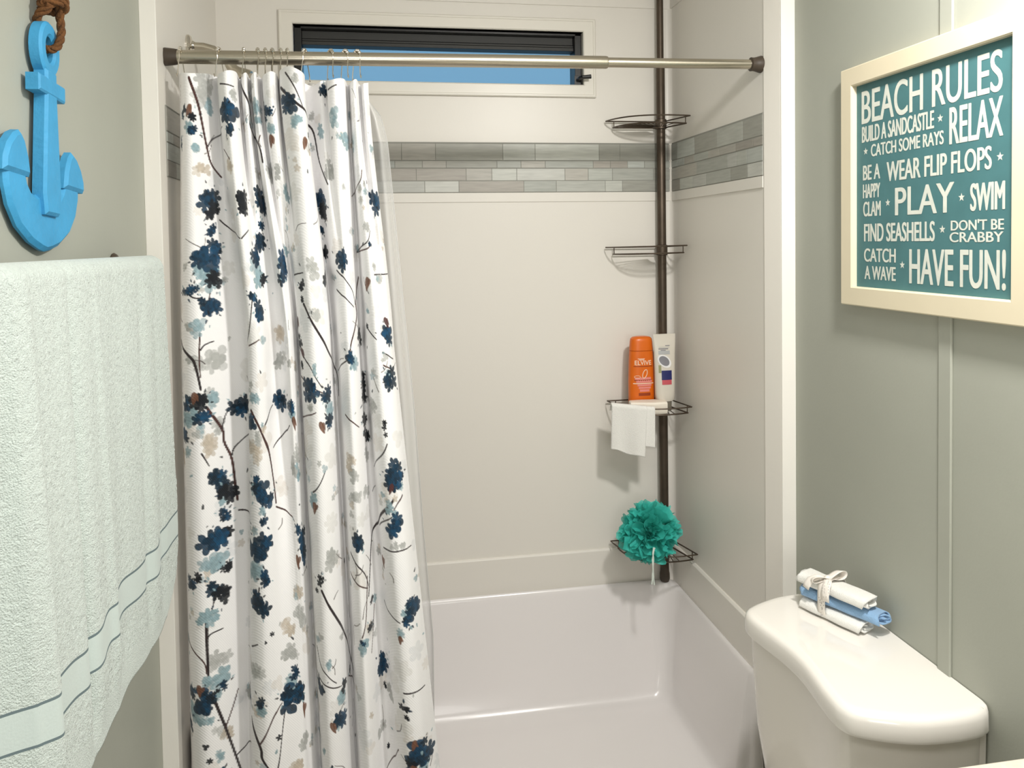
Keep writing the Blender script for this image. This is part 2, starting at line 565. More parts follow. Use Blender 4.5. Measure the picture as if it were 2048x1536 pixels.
PROF=[
    ([-452,-436,-414,-388,-369,-357,-334,-316,-316,-303,-293,-292,-282,-271,-265,-253,-235,-223,-223,-213,-184,-160,-158,-166,-146,-122,-108,-103,-83,-64,-57,-46,-35,-28,-18,-6],
     [2026,1999,1993,2015,2042,2004,1988,2004,2037,2010,2010,2037,2010,2004,2037,2004,1993,2010,2037,1999,1977,1982,2015,2048,2048,2015,2021,1999,1988,2004,2037,2004,2004,2037,2015,2026]),
    ([-468,-448,-414,-383,-344,-314,-301,-282,-266,-256,-244,-229,-218,-208,-199,-194,-192,-183,-165,-145,-124,-112,-110,-106,-97,-86,-70,-55,-44,-40,-31,-21,-2,20,35,43],
     [2037,2004,1993,2010,2037,2042,1999,1988,1999,2026,2037,2032,2015,2004,2010,2026,2042,2010,1988,1982,1993,2015,2042,2048,2032,2004,1988,1993,2015,2042,2042,2010,1988,1993,2004,2021]),
    ([-475,-450,-418,-380,-343,-328,-313,-283,-254,-231,-208,-194,-187,-180,-174,-168,-163,-153,-135,-113,-94,-83,-78,-75,-68,-60,-40,-23,-9,5,19,31,55,87,110,125],
     [2048,2010,1993,2004,2032,2037,2004,1988,1988,1993,1999,2004,2010,2015,2026,2042,2042,2010,1988,1988,2004,2032,2042,2048,2026,2004,1988,2004,2032,2042,2032,2010,1988,1988,2004,2021])]
KZ=[2.06,1.429,.47]
def curtain_xy(s,z):
    """plan position of the cloth at parameter s (0..1) and height z"""
    P=[]
    for a,b in PROF:
        a=np.clip(np.array(a,float)/1000,-.47,2); b=np.array(b,float)/1000
        n=len(a); t=np.asarray(s)*(n-1); i=np.clip(t.astype(int),0,n-2); f=t-i
        q=[]
        for v in (a,b):
            g=lambda k: v[np.clip(i+k,0,n-1)]
            p0,p1,p2,p3=g(-1),g(0),g(1),g(2)
            q.append(.5*((2*p1)+(p2-p0)*f+(2*p0-5*p1+4*p2-p3)*f**2+(3*p1-p0-3*p2+p3)*f**3))
        P.append(q)
    z=np.asarray(z)
    w1=np.clip((KZ[0]-z)/(KZ[0]-KZ[1]),0,1); w1=w1*w1*(3-2*w1)*.5+w1*.5
    w2=np.clip((KZ[1]-z)/(KZ[1]-KZ[2]),-1,1.25); w2=np.where(w2<0,0,w2)
    x=P[0][0]*(1-w1)+P[1][0]*w1; y=P[0][1]*(1-w1)+P[1][1]*w1
    x=x*(1-w2)+P[2][0]*w2; y=y*(1-w2)+P[2][1]*w2
    return x,y

def fabric_u(s):
    """metres along the flat cloth, averaged over the three heights"""
    t = np.linspace(0, 1, 1401)
    acc = 0
    for z in KZ:
        x, y = curtain_xy(t, np.full_like(t, z))
        d = np.hypot(np.diff(x), np.diff(y) * 1.35)
        acc = acc + np.concatenate([[0], np.cumsum(d)]) / 3
    return np.interp(s, t, acc)
FAB = float(fabric_u(1.0))
PRINT_LEAVES = """N250,1985,25 N241,2008,10 N255,1953,11 N84,1947,11 N49,1994,10 K90,1985,10 T72,1962,14 R72,1999,9 N28,1927,10 G128,2066,23 G118,2034,19 T132,2014,15 N636,2014,18 N813,2049,13 T650,1967,13 G655,2075,9 N133,1785,22 K129,1767,15 K282,1791,15 K281,1767,13 N373,1796,19 N387,1773,15 T552,1796,18 N755,1785,17 K764,1762,14 N1072,1782,19 G754,2002,9 T791,1956,14 T659,1979,9 T876,1982,19 T903,1936,15 G276,2040,11 G410,2063,9 G815,1863,19 G456,1863,17 B238,1875,15 B102,1869,17 T90,1909,11 R496,1930,9 R670,1921,9 N492,2005,11 T431,2011,14 T430,1982,10 N480,1985,8 T499,1959,11 K690,1944,8 G509,1857,13 N132,1718,11 N129,1677,15 N109,1654,23 T114,1608,23 T97,1625,15 K137,1599,15 N56,1573,10 N77,1582,9 N105,1550,11 N118,1530,17 T89,1489,15 G69,1489,9 N363,1727,10 N347,1683,18 N313,1651,17 T317,1614,22 K344,1599,11 N285,1556,11 N312,1530,17 B395,1466,22 G388,1399,19 G118,1402,28 G80,1411,15 N465,1637,20 N438,1611,15 T487,1663,11 K589,1582,10 K580,1550,6 G640,1625,19 G629,1515,14 M536,1489,10 K549,1443,10 K544,1460,6 M562,1419,8 K557,1390,8 N579,1332,22 T609,1382,11 N651,1321,14 K764,1762,14 N749,1718,9 K742,1669,14 K698,1599,14 N828,1643,17 N841,1408,13 T847,1402,17 K903,1448,14 K914,1324,14 K917,1353,9 G1013,1721,11 R994,1582,10 N1050,1454,20 M1060,1486,9 N1058,1347,17 T1049,1361,10 K988,1480,6 G1031,1628,8 G1047,1590,8 T992,1518,6 N1021,1677,6 N50,1312,13 K87,1312,14 R73,1324,8 T53,1277,19 N90,1274,13 N47,1242,15 T72,1295,10 T118,1312,15 G103,1324,17 N189,1286,18 N256,1263,14 T275,1321,15 N377,1295,17 N427,1289,11 T437,1271,13 R440,1248,10 G128,1248,14 B114,1213,19 B279,1193,19 B21,1176,19 G285,1219,13 N129,1115,18 K150,1083,17 N141,1037,11 T136,1063,10 N289,1103,19 N314,1074,15 T297,1054,10 N301,1022,10 N278,1121,9 K136,996,17 N105,970,24 T112,929,24 K141,909,11 N51,883,11 K77,900,9 N113,868,14 K127,845,15 N294,979,17 N273,947,20 T276,906,23 N300,892,14 G446,1173,17 G439,1132,19 T448,1121,11 N455,964,17 N455,923,18 N431,987,9 R420,909,10 T577,1068,14 R580,1048,8 G587,1289,8 N657,1254,13 T659,1280,18 N644,1318,10 R625,1242,9 G822,1121,13 G826,1063,15 N819,955,18 G629,926,19 K584,877,9 K572,845,6 K712,889,8 K912,1205,15 K905,1292,14 K902,1242,13 G976,1283,18 G904,1153,15 G882,1063,14 K1019,1242,8 K1021,1216,5 N1039,1129,18 N1029,1100,17 N1048,1109,13 T1052,1086,8 M1023,1083,8 N1022,993,19 T1028,1019,9 T1010,1039,11 G1020,944,8 G1044,941,8 B818,1150,14 R971,889,9 T889,790,9 N274,839,14 N281,819,17 T91,807,18 T74,802,9 T113,805,9 B410,834,17 G418,787,25 B364,755,15 G119,694,19 T118,645,22 N132,633,10 N87,622,15 N46,616,11 R71,631,8 T55,593,20 N83,581,17 N21,532,13 K108,625,6 T108,616,9 N227,570,10 N278,596,10 T278,573,13 G205,581,14 G266,668,19 N373,645,11 T363,628,11 N368,590,25 N354,593,14 N392,602,11 T410,581,11 R407,549,11 G404,474,19 B374,425,15 N565,613,15 T602,668,11 T640,573,17 N636,532,15 K655,599,10 K697,613,9 R603,517,9 T830,700,14 N827,712,6 K856,741,9 K873,796,8 N908,622,18 G938,549,17 G888,462,15 N1058,776,18 N1053,799,9 T1038,781,11 N1040,755,10 T1017,726,9 R1013,712,6 K1009,544,9 K1013,517,6 N1045,430,23 N1027,416,17 K1016,404,9 R1026,451,8 T1050,393,13 R1020,387,8 N113,416,13 K922,561,6 K910,404,6 N1044,448,11 K315,755,4 K296,738,3 T90,651,9 G1,648,9 T62,558,11 T94,558,9 G118,526,13 B137,506,15 K83,500,5 K91,465,5 T110,468,9 K324,506,5 T564,448,8 N597,416,8 G371,691,17 G864,735,13"""
PRINT_TWIGS = """77,2075 98,2020 108,1976 123,1907 136,1875 167,1849|123,1918 146,1941 211,1965|339,2069 379,2014 373,1965 422,1924 430,1880|422,1924 433,1944|616,2057 654,2017 696,1996 752,1970 769,1886 803,1828|632,2089 657,2049 678,2002|1011,1860 995,1831 920,1799|221,2063 277,2057|854,2054 888,2063|241,1886 206,1912|57,1576 76,1561 96,1559|21,1457 66,1422 78,1399 88,1344|89,1477 86,1419 88,1373|89,1437 100,1448 123,1454|285,1556 264,1477 241,1440|260,1443 302,1457|586,1538 643,1454 678,1408 748,1356 752,1303|562,1419 595,1385 632,1338|544,1361 589,1344 636,1324|809,1617 870,1570 882,1532|801,1570 872,1527|927,1596 889,1541 886,1501 845,1445 835,1414|841,1408 762,1367|932,1663 1004,1683 1026,1712|929,1660 1006,1669 1019,1683|984,1474 1016,1448|1036,1416 1078,1396|1035,1385 1074,1367|545,1608 601,1614|1027,1605 1097,1605|120,1582 114,1553|154,1744 189,1721 259,1698|264,1698 292,1718|101,1300 139,1240 144,1208 162,1164 169,1097 173,1060|139,1242 150,1274 169,1292|162,1170 176,1196 244,1234|264,1289 302,1234 323,1190 341,1112 348,1057|302,1234 332,1277 351,1292|418,1242 372,1211 347,1190|528,1257 606,1280|578,1086 609,1112 627,1138|800,926 845,877 860,839|790,874 855,836|1023,1193 1000,1161 948,1121|1029,1057 952,984 899,947 877,883 858,816|1058,1063 1026,1031|963,979 1025,1019|983,929 1074,932|348,1048 383,1025 415,1008|87,1193 104,1161|175,1034 257,1016|808,1266 858,1234|589,851 648,758 682,700 747,610|90,793 90,749 91,689 93,648|24,747 79,706 88,674|90,752 99,764 128,767|105,604 130,526 153,448 171,378|130,532 153,575 164,602|156,445 220,462|247,544 276,486 281,457 310,416|276,494 319,567 340,584|552,703 571,665 623,622|539,636 603,616 637,607|856,865 842,773 826,726|949,784 1016,755|1011,581 1073,581|979,419 900,346|115,860 101,813|281,868 274,831|685,602 766,573|349,564 333,503 315,419|254,720 274,732|887,778 875,732 856,674"""
# ------------------------------------------------------------ shower rod
RY, RZ0, RZ1 = 2.036, 2.1345, 2.1495
def rod_z(x):
    return RZ0 + (RZ1 - RZ0) * (x - PL) / (PR - PL)
rod = empty('shower_rod', (PL, RY, RZ0), 'brushed nickel tension rod across the top of the shower opening', 'shower rod')
def P(x):
    return (x, RY, rod_z(x))
b = MB()
b.tube([P(PL + .02), P(.607), P(.611)], [.0165, .0165, .0155], 28)
b.build('outer_tube', M['nickel'], rod)
b = MB()
b.tube([P(.606), P(PR - .02)], .0128, 28)
b.build('inner_tube', M['nickel'], rod)
dx = (Vector(P(1)) - Vector(P(0))).normalized()
b = MB()
b.lathe([(0, .021), (.003, .0215), (.022, .0195), (.030, .0180), (.031, .0150)], P(PL), dx, 28)
b.build('end_cap', M['rubber'], rod)
b = MB()
b.lathe([(0, .0225), (.002, .023), (.014, .0195), (.022, .0178), (.030, .0185), (.032, .0130)], P(PR), -dx, 28)
b.build('end_cap', M['rubber'], rod)

# ------------------------------------------------------------ curtain
def wob(S):
    return .0016 * np.sin(S * 61) + .001 * np.sin(S * 23 + 2)
CUTOP = lambda s: 2.091 - .012 * np.clip((s - .62) * 14, 0, 1) + .008 * np.exp(-((s - .56) / .035) ** 2) - .004 * np.clip((.08 - s) * 20, 0, 1) + .0035 * np.sin(s * 2 * np.pi * 11 + .7)
NU, NV = 640, 1180
CB = .235
uu = np.linspace(0, 1, NU)
vv = np.linspace(0, 1, NV)
S, V = np.meshgrid(uu, vv)
ZZ = CUTOP(S) * (1 - V) + CB * V
CX, CY = curtain_xy(S, ZZ)
CY = 2.012 + (CY - 2.012) * 1.6 + wob(S + V * .1) - .040 * np.clip((2.0 - ZZ) / 1.5, 0, 1)
UROW = fabric_u(uu)
US = np.broadcast_to(UROW, S.shape)      # metres along the flat cloth
PR_ = np.empty((NV, NU, 3))
PR_[:] = np.array(lin((247, 246, 246)))
prng = np.random.RandomState(5)
lat = prng.rand(64, 64)
def vnoise(x, y):
    xi, yi = np.floor(x).astype(int), np.floor(y).astype(int)
    fx, fy = x - xi, y - yi
    fx, fy = fx * fx * (3 - 2 * fx), fy * fy * (3 - 2 * fy)
    g = lambda a, c: lat[(yi + c) % 64, (xi + a) % 64]
    return (g(0, 0) * (1 - fx) + g(1, 0) * fx) * (1 - fy) + (g(0, 1) * (1 - fx) + g(1, 1) * fx) * fy
def window(u, z, r):
    i0 = max(0, int(np.searchsorted(UROW, u - r)) - 1); i1 = min(NU, int(np.searchsorted(UROW, u + r)) + 2)
    zc = np.clip((2.09 - z) / (2.09 - CB), 0, 1) * (NV - 1)
    k = r / (2.09 - CB) * (NV - 1) + 8
    j0 = max(0, int(zc - k)); j1 = min(NV, int(zc + k) + 2)
    return slice(j0, j1), slice(i0, i1)
def paint(sl, mask, color, tone=.0, seed=0.):
    a = np.clip(mask, 0, 1)[..., None]
    c = np.array(lin(color))
    if tone:
        n = vnoise(US[sl] * 160 + seed * 7.3, ZZ[sl] * 160 + seed * 3.1)[..., None]
        c = c * (1 - tone + 2 * tone * n)
    PR_[sl] = PR_[sl] * (1 - a) + np.clip(c, 0, 1) * a
def leaf(u, z, r, petals, phi, color, alpha=1., tone=.3, seed=0., depth=.45):
    if r < .0015:
        r = .0015
    sl = window(u, z, r * 1.25)
    X, Y = US[sl] - u, ZZ[sl] - z
    th = np.arctan2(Y, X)
    rho = np.hypot(X, Y)
    rad = r * (1 - depth + depth * np.abs(np.cos(petals / 2 * (th - phi))) ** .7 + .16 * (vnoise(th * 2.2 + seed, th * 0 + seed * 3.7) - .5))
    paint(sl, (np.clip((rad - rho) / .0013 + .5, 0, 1)) * alpha, color, tone, seed)
def drop(u, z, r, phi, color, alpha=1., seed=0.):
    sl = window(u, z, r * 1.4)
    X, Y = US[sl] - u, ZZ[sl] - z
    a = X * math.cos(phi) + Y * math.sin(phi)
    c = -X * math.sin(phi) + Y * math.cos(phi)
    w = .42 * r * np.sqrt(np.clip(1 - (a / r) ** 2, 0, 1)) * (1 - .45 * a / r)
    paint(sl, np.clip((w - np.abs(c)) / .0012 + .5, 0, 1) * alpha * (np.abs(a) < r), color, .25, seed)
def twig(pts, w0, w1, color):
    pts = [np.array(p) for p in pts]
    # smooth the bends a little
    q = []
    for i in range(len(pts) - 1):
        p0, p1, p2, p3 = pts[max(0, i - 1)], pts[i], pts[i + 1], pts[min(len(pts) - 1, i + 2)]
        for f in np.linspace(0, 1, 7)[:-1]:
            q.append(.5 * (2 * p1 + (p2 - p0) * f + (2 * p0 - 5 * p1 + 4 * p2 - p3) * f * f + (3 * p1 - p0 - 3 * p2 + p3) * f ** 3))
    q.append(pts[-1])
    n = len(q) - 1
    for i in range(n):
        a, c = q[i], q[i + 1]
        m = (a + c) / 2
        L = np.hypot(*(c - a))
        w = w0 + (w1 - w0) * i / n
        sl = window(m[0], m[1], L / 2 + w + .004)
        X, Y = US[sl] - a[0], ZZ[sl] - a[1]
        d = c - a
        t = np.clip((X * d[0] + Y * d[1]) / (L * L + 1e-12), 0, 1)
        D = np.hypot(X - t * d[0], Y - t * d[1])
        paint(sl, np.clip((w - D) / .0012 + .5, 0, 1), color, .35, i)
PCOL = {'N': (2, 46, 70), 'K': (5, 14, 24), 'T': (142, 168, 176), 'G': (176, 177, 174), 'B': (196, 184, 168), 'R': (112, 74, 54), 'M': (74, 38, 36)}
pr = random.Random(11)
feats = []
for q in PRINT_LEAVES.split():
    k, rest = q[0], q[1:].split(',')
    feats.append((k, int(rest[0]) / 1000, int(rest[1]) / 1000, int(rest[2]) / 1000 * (1.5 if k in 'NKT' else 1.5)))
# pale washes behind everything
for i in range(150):
    u, z, r = pr.uniform(0, FAB), pr.uniform(CB, 2.08), pr.uniform(.012, .032)
    leaf(u, z, r, pr.choice([3, 5, 7]), pr.uniform(0, 6), pr.choice([(226, 224, 220), (228, 222, 215), (222, 224, 226)]), .55, .06, i * 1.7, .5)
for i, (k, u, z, r) in enumerate(f for f in feats if f[0] in 'GB'):
    for j in range(5):
        a, d = pr.uniform(0, 6.28), r * pr.uniform(.1, .75)
        leaf(u + d * math.cos(a), z + d * math.sin(a), r * pr.uniform(.45, .7), pr.choice([3, 5, 5]), pr.uniform(0, 6), PCOL[k], pr.uniform(.55, .9), .15, i + j * 3.3, .58)
for i, l in enumerate(PRINT_TWIGS.split('|')):
    pts = [tuple(int(v) / 1000 for v in p.split(',')) for p in l.split()]
    long = len(pts) > 3
    twig(pts, 0.0037 if long else .0020, .0025 if long else .0013, (70, 42, 38) if i % 3 == 0 else (44, 34, 36))
for i in range(95):
    u, z = pr.uniform(.01, FAB), pr.uniform(CB, 2.06)
    for j in range(pr.choice([2, 3, 4])):
        a, d = pr.uniform(0, 6.28), pr.uniform(.004, .016)
        leaf(u + d * math.cos(a), z + d * math.sin(a), pr.uniform(.006, .012), pr.choice([3, 5]), pr.uniform(0, 6), pr.choice([PCOL['G'], PCOL['T'], PCOL['G'], PCOL['B']]), pr.uniform(.5, .85), .15, i * 2.7 + j, .58)
for i in range(60):
    u, z = pr.uniform(.01, FAB), pr.uniform(CB, 2.06)
    a = pr.uniform(.3, 2.8)
    L = pr.uniform(.02, .055)
    b_ = pr.uniform(-.4, .4)
    twig([(u, z), (u + L * .5 * math.cos(a + b_), z + L * .5 * math.sin(a + b_)), (u + L * math.cos(a), z + L * math.sin(a))], .0012, .0007, (80, 70, 70) if i % 2 else (120, 112, 108))
for i, (k, u, z, r) in enumerate(f for f in feats if f[0] in 'T'):
    for j in range(4):
        a, d = pr.uniform(0, 6.28), r * pr.uniform(.1, .7)
        leaf(u + d * math.cos(a), z + d * math.sin(a), r * pr.uniform(.5, .75), pr.choice([3, 5, 5]), pr.uniform(0, 6), PCOL['T'], pr.uniform(.65, .95), .25, i + j * 2.1, .58)
for i, (k, u, z, r) in enumerate(f for f in feats if f[0] in 'NK'):
    n = 1 if r < .009 else (3 if r < .016 else 5)
    for j in range(n):
        a, d = pr.uniform(0, 6.28), (0 if n == 1 else r * pr.uniform(.3, .72))
        col = PCOL[k]
        if k == 'N':
            f = pr.uniform(.7, 1.35)
            col = (min(255, col[0] * f), min(255, col[1] * f), min(255, col[2] * f))
        leaf(u + d * math.cos(a), z + d * math.sin(a), r * (1.1 if n == 1 else pr.uniform(.55, .8)), pr.choice([3, 5, 5, 6]), pr.uniform(0, 6), col, .96, .5, i * 1.3 + j * 2.1, .62)
    if r > .012:            # loose buds round a spray
        for j in range(3):
            a, d = pr.uniform(0, 6.28), r * pr.uniform(1.1, 1.6)
            drop(u + d * math.cos(a), z + d * math.sin(a), pr.uniform(.003, .006), a, pr.choice([PCOL['K'], PCOL['N'], PCOL['T']]), .9, i + j)
for i, (k, u, z, r) in enumerate(f for f in feats if f[0] in 'RM'):
    drop(u, z, r * 1.25, pr.uniform(-2.2, -.9), PCOL[k], .95, i)
    drop(u + r * .5, z + r * .2, r * .8, pr.uniform(-2.2, -.9), PCOL[k], .9, i + .4)
# small buds
for i in range(70):
    u, z = pr.uniform(0, FAB), pr.uniform(CB, 2.07)
    drop(u, z, pr.uniform(.003, .007), pr.uniform(0, 6), pr.choice([PCOL['K'], PCOL['T'], PCOL['G']]), .9, i)

def grid_mesh(name, X, Y, Z, material, col=None):
    nv, nu = X.shape
    me = bpy.data.meshes.new(name)
    co_ = np.stack([X, Y, Z], -1).reshape(-1, 3)
    org = np.array([(X.min() + X.max()) / 2, (Y.min() + Y.max()) / 2, Z.min()])
    idx = np.arange(nv * nu).reshape(nv, nu)
    q = np.stack([idx[:-1, :-1], idx[1:, :-1], idx[1:, 1:], idx[:-1, 1:]], -1).reshape(-1, 4)
    me.vertices.add(nv * nu)
    me.vertices.foreach_set('co', (co_ - org).astype(np.float32).ravel())
    me.loops.add(q.size)
    me.loops.foreach_set('vertex_index', q.astype(np.int32).ravel())
    me.polygons.add(len(q))
    me.polygons.foreach_set('loop_start', np.arange(0, q.size, 4, dtype=np.int32))
    me.update(calc_edges=True)
    me.validate()
    if col is not None:
        a = me.color_attributes.new('print', 'FLOAT_COLOR', 'POINT')
        buf = np.ones((nv * nu, 4), np.float32)
        buf[:, :3] = col.reshape(-1, 3)
        a.data.foreach_set('color', buf.ravel())
    me.materials.append(material)
    me.shade_smooth()
    o = bpy.data.objects.new(name, me)
    COL.objects.link(o)
    o.location = org
    return o
cur = grid_mesh('shower_curtain', CX, CY, ZZ, M['curtain'], PR_)
tag(cur, 'white fabric shower curtain with navy and grey leafy branch print', 'shower curtain')

# clear liner behind the cloth, hanging inside the alcove
lu = np.linspace(0, 1, 260)
lv = np.linspace(0, 1, 150)
LS, LV = np.meshgrid(lu, lv)
LZ = 2.088 * (1 - LV) + .215 * LV
ltop = 2.088 - .075 * np.clip((LS - .93) / .07, 0, 1) ** 1.0
LZ = ltop * (1 - LV) + .215 * LV
h = np.clip((2.088 - LZ) / 1.87, 0, 1)
xr = np.interp(h, [0, .045, .08, .3, .45, .62, .78, 1], [-.010, .026, .040, .072, .095, .112, .132, .128])
xl = np.interp(h, [0, .03, .08, .2, .75, .85, 1], [-.462, -.466, -.470, -.470, -.468, -.43, -.40])
LX = xl + (xr - xl) * LS + .004 * np.sin(LS * 80) * (1 - np.abs(2 * LS - 1))
LYY = 2.098 + .012 * np.sin(LS * 70 + h * 2) + .006 * np.sin(LS * 31 + h * 5) - .004 * h
lin_o = grid_mesh('shower_liner', LX, LYY, LZ, M['liner'])
tag(lin_o, 'clear vinyl shower liner hanging behind the leafy curtain', 'shower liner')
so = lin_o.modifiers.new('thickness', 'SOLIDIFY')
so.thickness = .0006
hm = MB()
ring_n = lv.shape[0]
hm.tube([(LX[j, -1], LYY[j, -1], LZ[j, -1]) for j in range(0, 150, 3)], .0011, 6)
hm.build('hem', mix_transparent('liner_hem', (232, 232, 230), .6, .2), lin_o)

# ------------------------------------------------------------ curtain hooks
def ztop_at(x):
    k = int(np.argmin(np.abs(CX[3] - x)))
    return CX[3][k], CY[3][k], ZZ[3][k]
HX = [-.447, -.359, -.302, -.270, -.252, -.236, -.216, -.200, -.158, -.097, -.062, -.033]
ORD = ['first', 'second', 'third', 'fourth', 'fifth', 'sixth', 'seventh', 'eighth', 'ninth', 'tenth', 'eleventh', 'twelfth']
rz = rod_z(-.25)
hk = empty('curtain_hook', (-.25, RY, rz), 'x', 'curtain hook', 'curtain hooks along the rod')
w = MB()
arc = [(-.25, RY + .0195 * math.cos(a), rz + .0005 + .0195 * math.sin(a)) for a in [R(q) for q in range(-20, 201, 20)]]
back = [(-.247, RY + .026, rz - .044), (-.2475, RY + .034, rz - .050), (-.248, RY + .030, rz - .03), (-.249, RY + .0215, rz - .012)]
front = [(-.251, RY - .0205, rz - .012), (-.253, RY - .024, rz - .032), (-.254, RY - .027, rz - .048), (-.2545, RY - .031, rz - .052), (-.255, RY - .034, rz - .046)]
w.tube(back + arc + front, .0012, 7)
w.build('wire', M['chrome'], hk)
for q in range(5):
    a = R(40 + 25 * q)
    g = MB()
    g.sphere((-.25, RY + .0205 * math.cos(a), rz + .0005 + .0205 * math.sin(a)), .0043, 8)
    g.build('roller_bead', M['chrome'], hk)
hooks = [hk]
for x in HX[1:]:
    hooks.append(duplicate(hk, (0, 0, 0)))
for i, (x, o) in enumerate(zip(HX, hooks)):
    o.location = (x, RY, rod_z(x))
    o.rotation_euler = (0, 0, R([3, -4, 6, 14, 12, 14, 10, 8, -10, 22, 24, 26][i]))
    o['label'] = 'chrome roller hook on the shower rod, %s from the left end' % ORD[i]

# ------------------------------------------------------------ shower arm and head
t = empty('shower_fixture', (PL, 2.29, 2.2215), 'nickel shower arm and head on the left alcove wall behind the rod', 'shower head')
b = MB()
b.lathe([(0, .030), (.004, .030), (.009, .026), (.013, .014), (.018, .0125)], (PL, 2.29, 2.2215), (1, 0, 0), 28)
b.build('wall_flange', M['chrome'], t)
b = MB()
b.tube([(PL + .005, 2.29, 2.2215), (PL + .04, 2.29, 2.2205), (PL + .065, 2.29, 2.214), (PL + .085, 2.29, 2.200), (PL + .108, 2.29, 2.172)], .0105, 16)
b.build('arm', M['nickel'], t)
b = MB()
d = Vector((.63, 0, -.77)).normalized()
b.lathe([(0, .012), (.012, .0145), (.02, .0145), (.026, .017), (.05, .034), (.056, .035), (.06, .032), (.061, .001)], (PL + .104, 2.29, 2.177), d, 28)
b.build('spray_head', M['nickel'], t)

# ------------------------------------------------------------ tension pole caddy in the corner
CXP, CYP = .991, 2.667
cad = empty('corner_pole_caddy', (CXP, CYP, .468), 'dark bronze tension pole caddy with four wire corner shelves', 'shower caddy')
b = MB()
b.tube([(CXP, CYP, .51), (CXP, CYP, 1.4), (CXP, CYP, 2.285), (CXP, CYP, 2.292)], [.0152, .0152, .0152, .0135], 24)
b.build('pole', M['bronze'], cad)
b = MB()
b.tube([(CXP, CYP, 2.288), (CXP, CYP, 2.61)], .0118, 20)
b.build('upper_pole', M['bronze'], cad)
b = MB()
b.lathe([(0, .0150), (.010, .0178), (.028, .0172), (.035, .0158), (.050, .0153), (.052, .012)], (CXP, CYP, .4695), (0, 0, 1), 20)
b.build('foot', M['rubber'], cad)
b = MB()
b.lathe([(0, .013), (.018, .017), (.03, .018)], (CXP, CYP, 2.59), (0, 0, 1), 20)
b.build('top_cap', M['rubber'], cad)

def shelf(zu, lt, rt, bow, drop, rise=0.0):
    """upper rim at zu; lt / rt: the tips in plan; bow: bulge of the front"""
    lt, rt, hub = Vector((*lt, 0)), Vector((*rt, 0)), Vector((CXP, CYP, 0))
    def arc(a, c, k, n=16):
        mid = (a + c) / 2
        nrm = Vector((c.y - a.y, -(c.x - a.x), 0)).normalized()
        if nrm.y > 0:
            nrm = -nrm
        out = []
        for i in range(n + 1):
            f = i / n
            q = a.lerp(c, f) + nrm * k * (1 - (2 * f - 1) ** 2)
            out.append(q)
        return out
    def tri(s, k):
        a = hub + (lt - hub) * s
        c = hub + (rt - hub) * s
        return arc(a, c, k)
    up = tri(1, bow)
    dn = tri(.87, bow * .93)
    sh = bpy.data.objects.new('shelf', None)
    COL.objects.link(sh)
    sh.parent = cad
    sh.location = Vector((0, 0, zu)) - Vector((0, 0, cad.location.z))
    def at(p, z):
        return (p.x, p.y, z)
    rw = .0024
    b = MB()
    rim = [at(hub + (lt - hub).normalized() * .012 + Vector((0, .014, 0)), zu)] + [at(p, zu + rise * i / 16) for i, p in enumerate(up)] + [at(hub + Vector((.016, 0, 0)), zu)]
    b.tube(rim, rw, 8)
    b.build('upper_rim', M['bronze'], sh)
    b = MB()
    zl = zu - drop
    rim = [at(hub + Vector((-.004, .014, 0)), zl)] + [at(p, zl + rise * i / 16) for i, p in enumerate(dn)] + [at(hub + Vector((.014, .003, 0)), zl)]
    b.tube(rim, rw * 1.1, 8)
    b.build('lower_rim', M['bronze'], sh)
    b = MB()
    for i in range(2, 15):
        p = dn[i]
        q = hub + (p - hub) * .25
        b.tube([at(q, zl - .001), at(p, zl - .001 + rise * i / 16)], .0015, 6)
    b.build('wire_grid', M['bronze'], sh)
    for i in (1, 15):
        b = MB()
        q = hub + ((lt if i == 1 else rt) - hub) * .85
        b.tube([at(q, zl + rise * (i > 1)), at(q, zu + rise * (i > 1))], .0018, 6)
        b.build('upright', M['bronze'], sh)
    b = MB()
    b.lathe([(0, .0153), (.002, .0195), (drop + .012, .0195), (drop + .014, .0153)], (CXP, CYP, zl - .007), (0, 0, 1), 20)
    b.build('clamp', M['bronze'], sh)
    return zl
z_top = shelf(2.091, (.797, 2.684), (1.030, 2.50), .075, .022, -.006)
z_sec = shelf(1.655, (.792, 2.684), (1.030, 2.535), .092, .024, .004)
z_thr = shelf(1.119, (.790, 2.680), (1.030, 2.505), .085, .024, .002)
z_bot = shelf(.622, (.797, 2.680), (1.034, 2.475), .080, .026, .012)

# ------------------------------------------------------------ bottles, soap, cloth
def oval_loops(c, prof, n=28, p=2.4, rot=0):
    L = []
    for z, a, d in prof:
        l = []
        for i in range(n):
            t_ = 2 * math.pi * i / n
            cx, sx = math.cos(t_), math.sin(t_)
            x = a * math.copysign(abs(cx) ** (2 / p), cx)
            y = d * math.copysign(abs(sx) ** (2 / p), sx)
            l.append((c[0] + x * math.cos(rot) - y * math.sin(rot), c[1] + x * math.sin(rot) + y * math.cos(rot), c[2] + z))
        L.append(l)
    return L
def text_mesh(txt, bold=.012):
    cu = bpy.data.curves.new('txt', 'FONT')
    cu.body = txt
    cu.offset = bold
    cu.resolution_u = 6
    o = bpy.data.objects.new('txt', cu)
    COL.objects.link(o)
    bpy.context.view_layer.update()
    me = bpy.data.meshes.new_from_object(o.evaluated_get(bpy.context.evaluated_depsgraph_get()))
    vs = [v.co.copy() for v in me.vertices]
    fs = [tuple(p.vertices) for p in me.polygons]
    bpy.data.objects.remove(o)
    bpy.data.curves.remove(cu)
    bpy.data.meshes.remove(me)
    x0, x1 = min(v.x for v in vs), max(v.x for v in vs)
    y0, y1 = min(v.y for v in vs), max(v.y for v in vs)
    return [((v.x - x0) / (x1 - x0), (v.y - y0) / (y1 - y0)) for v in vs], fs

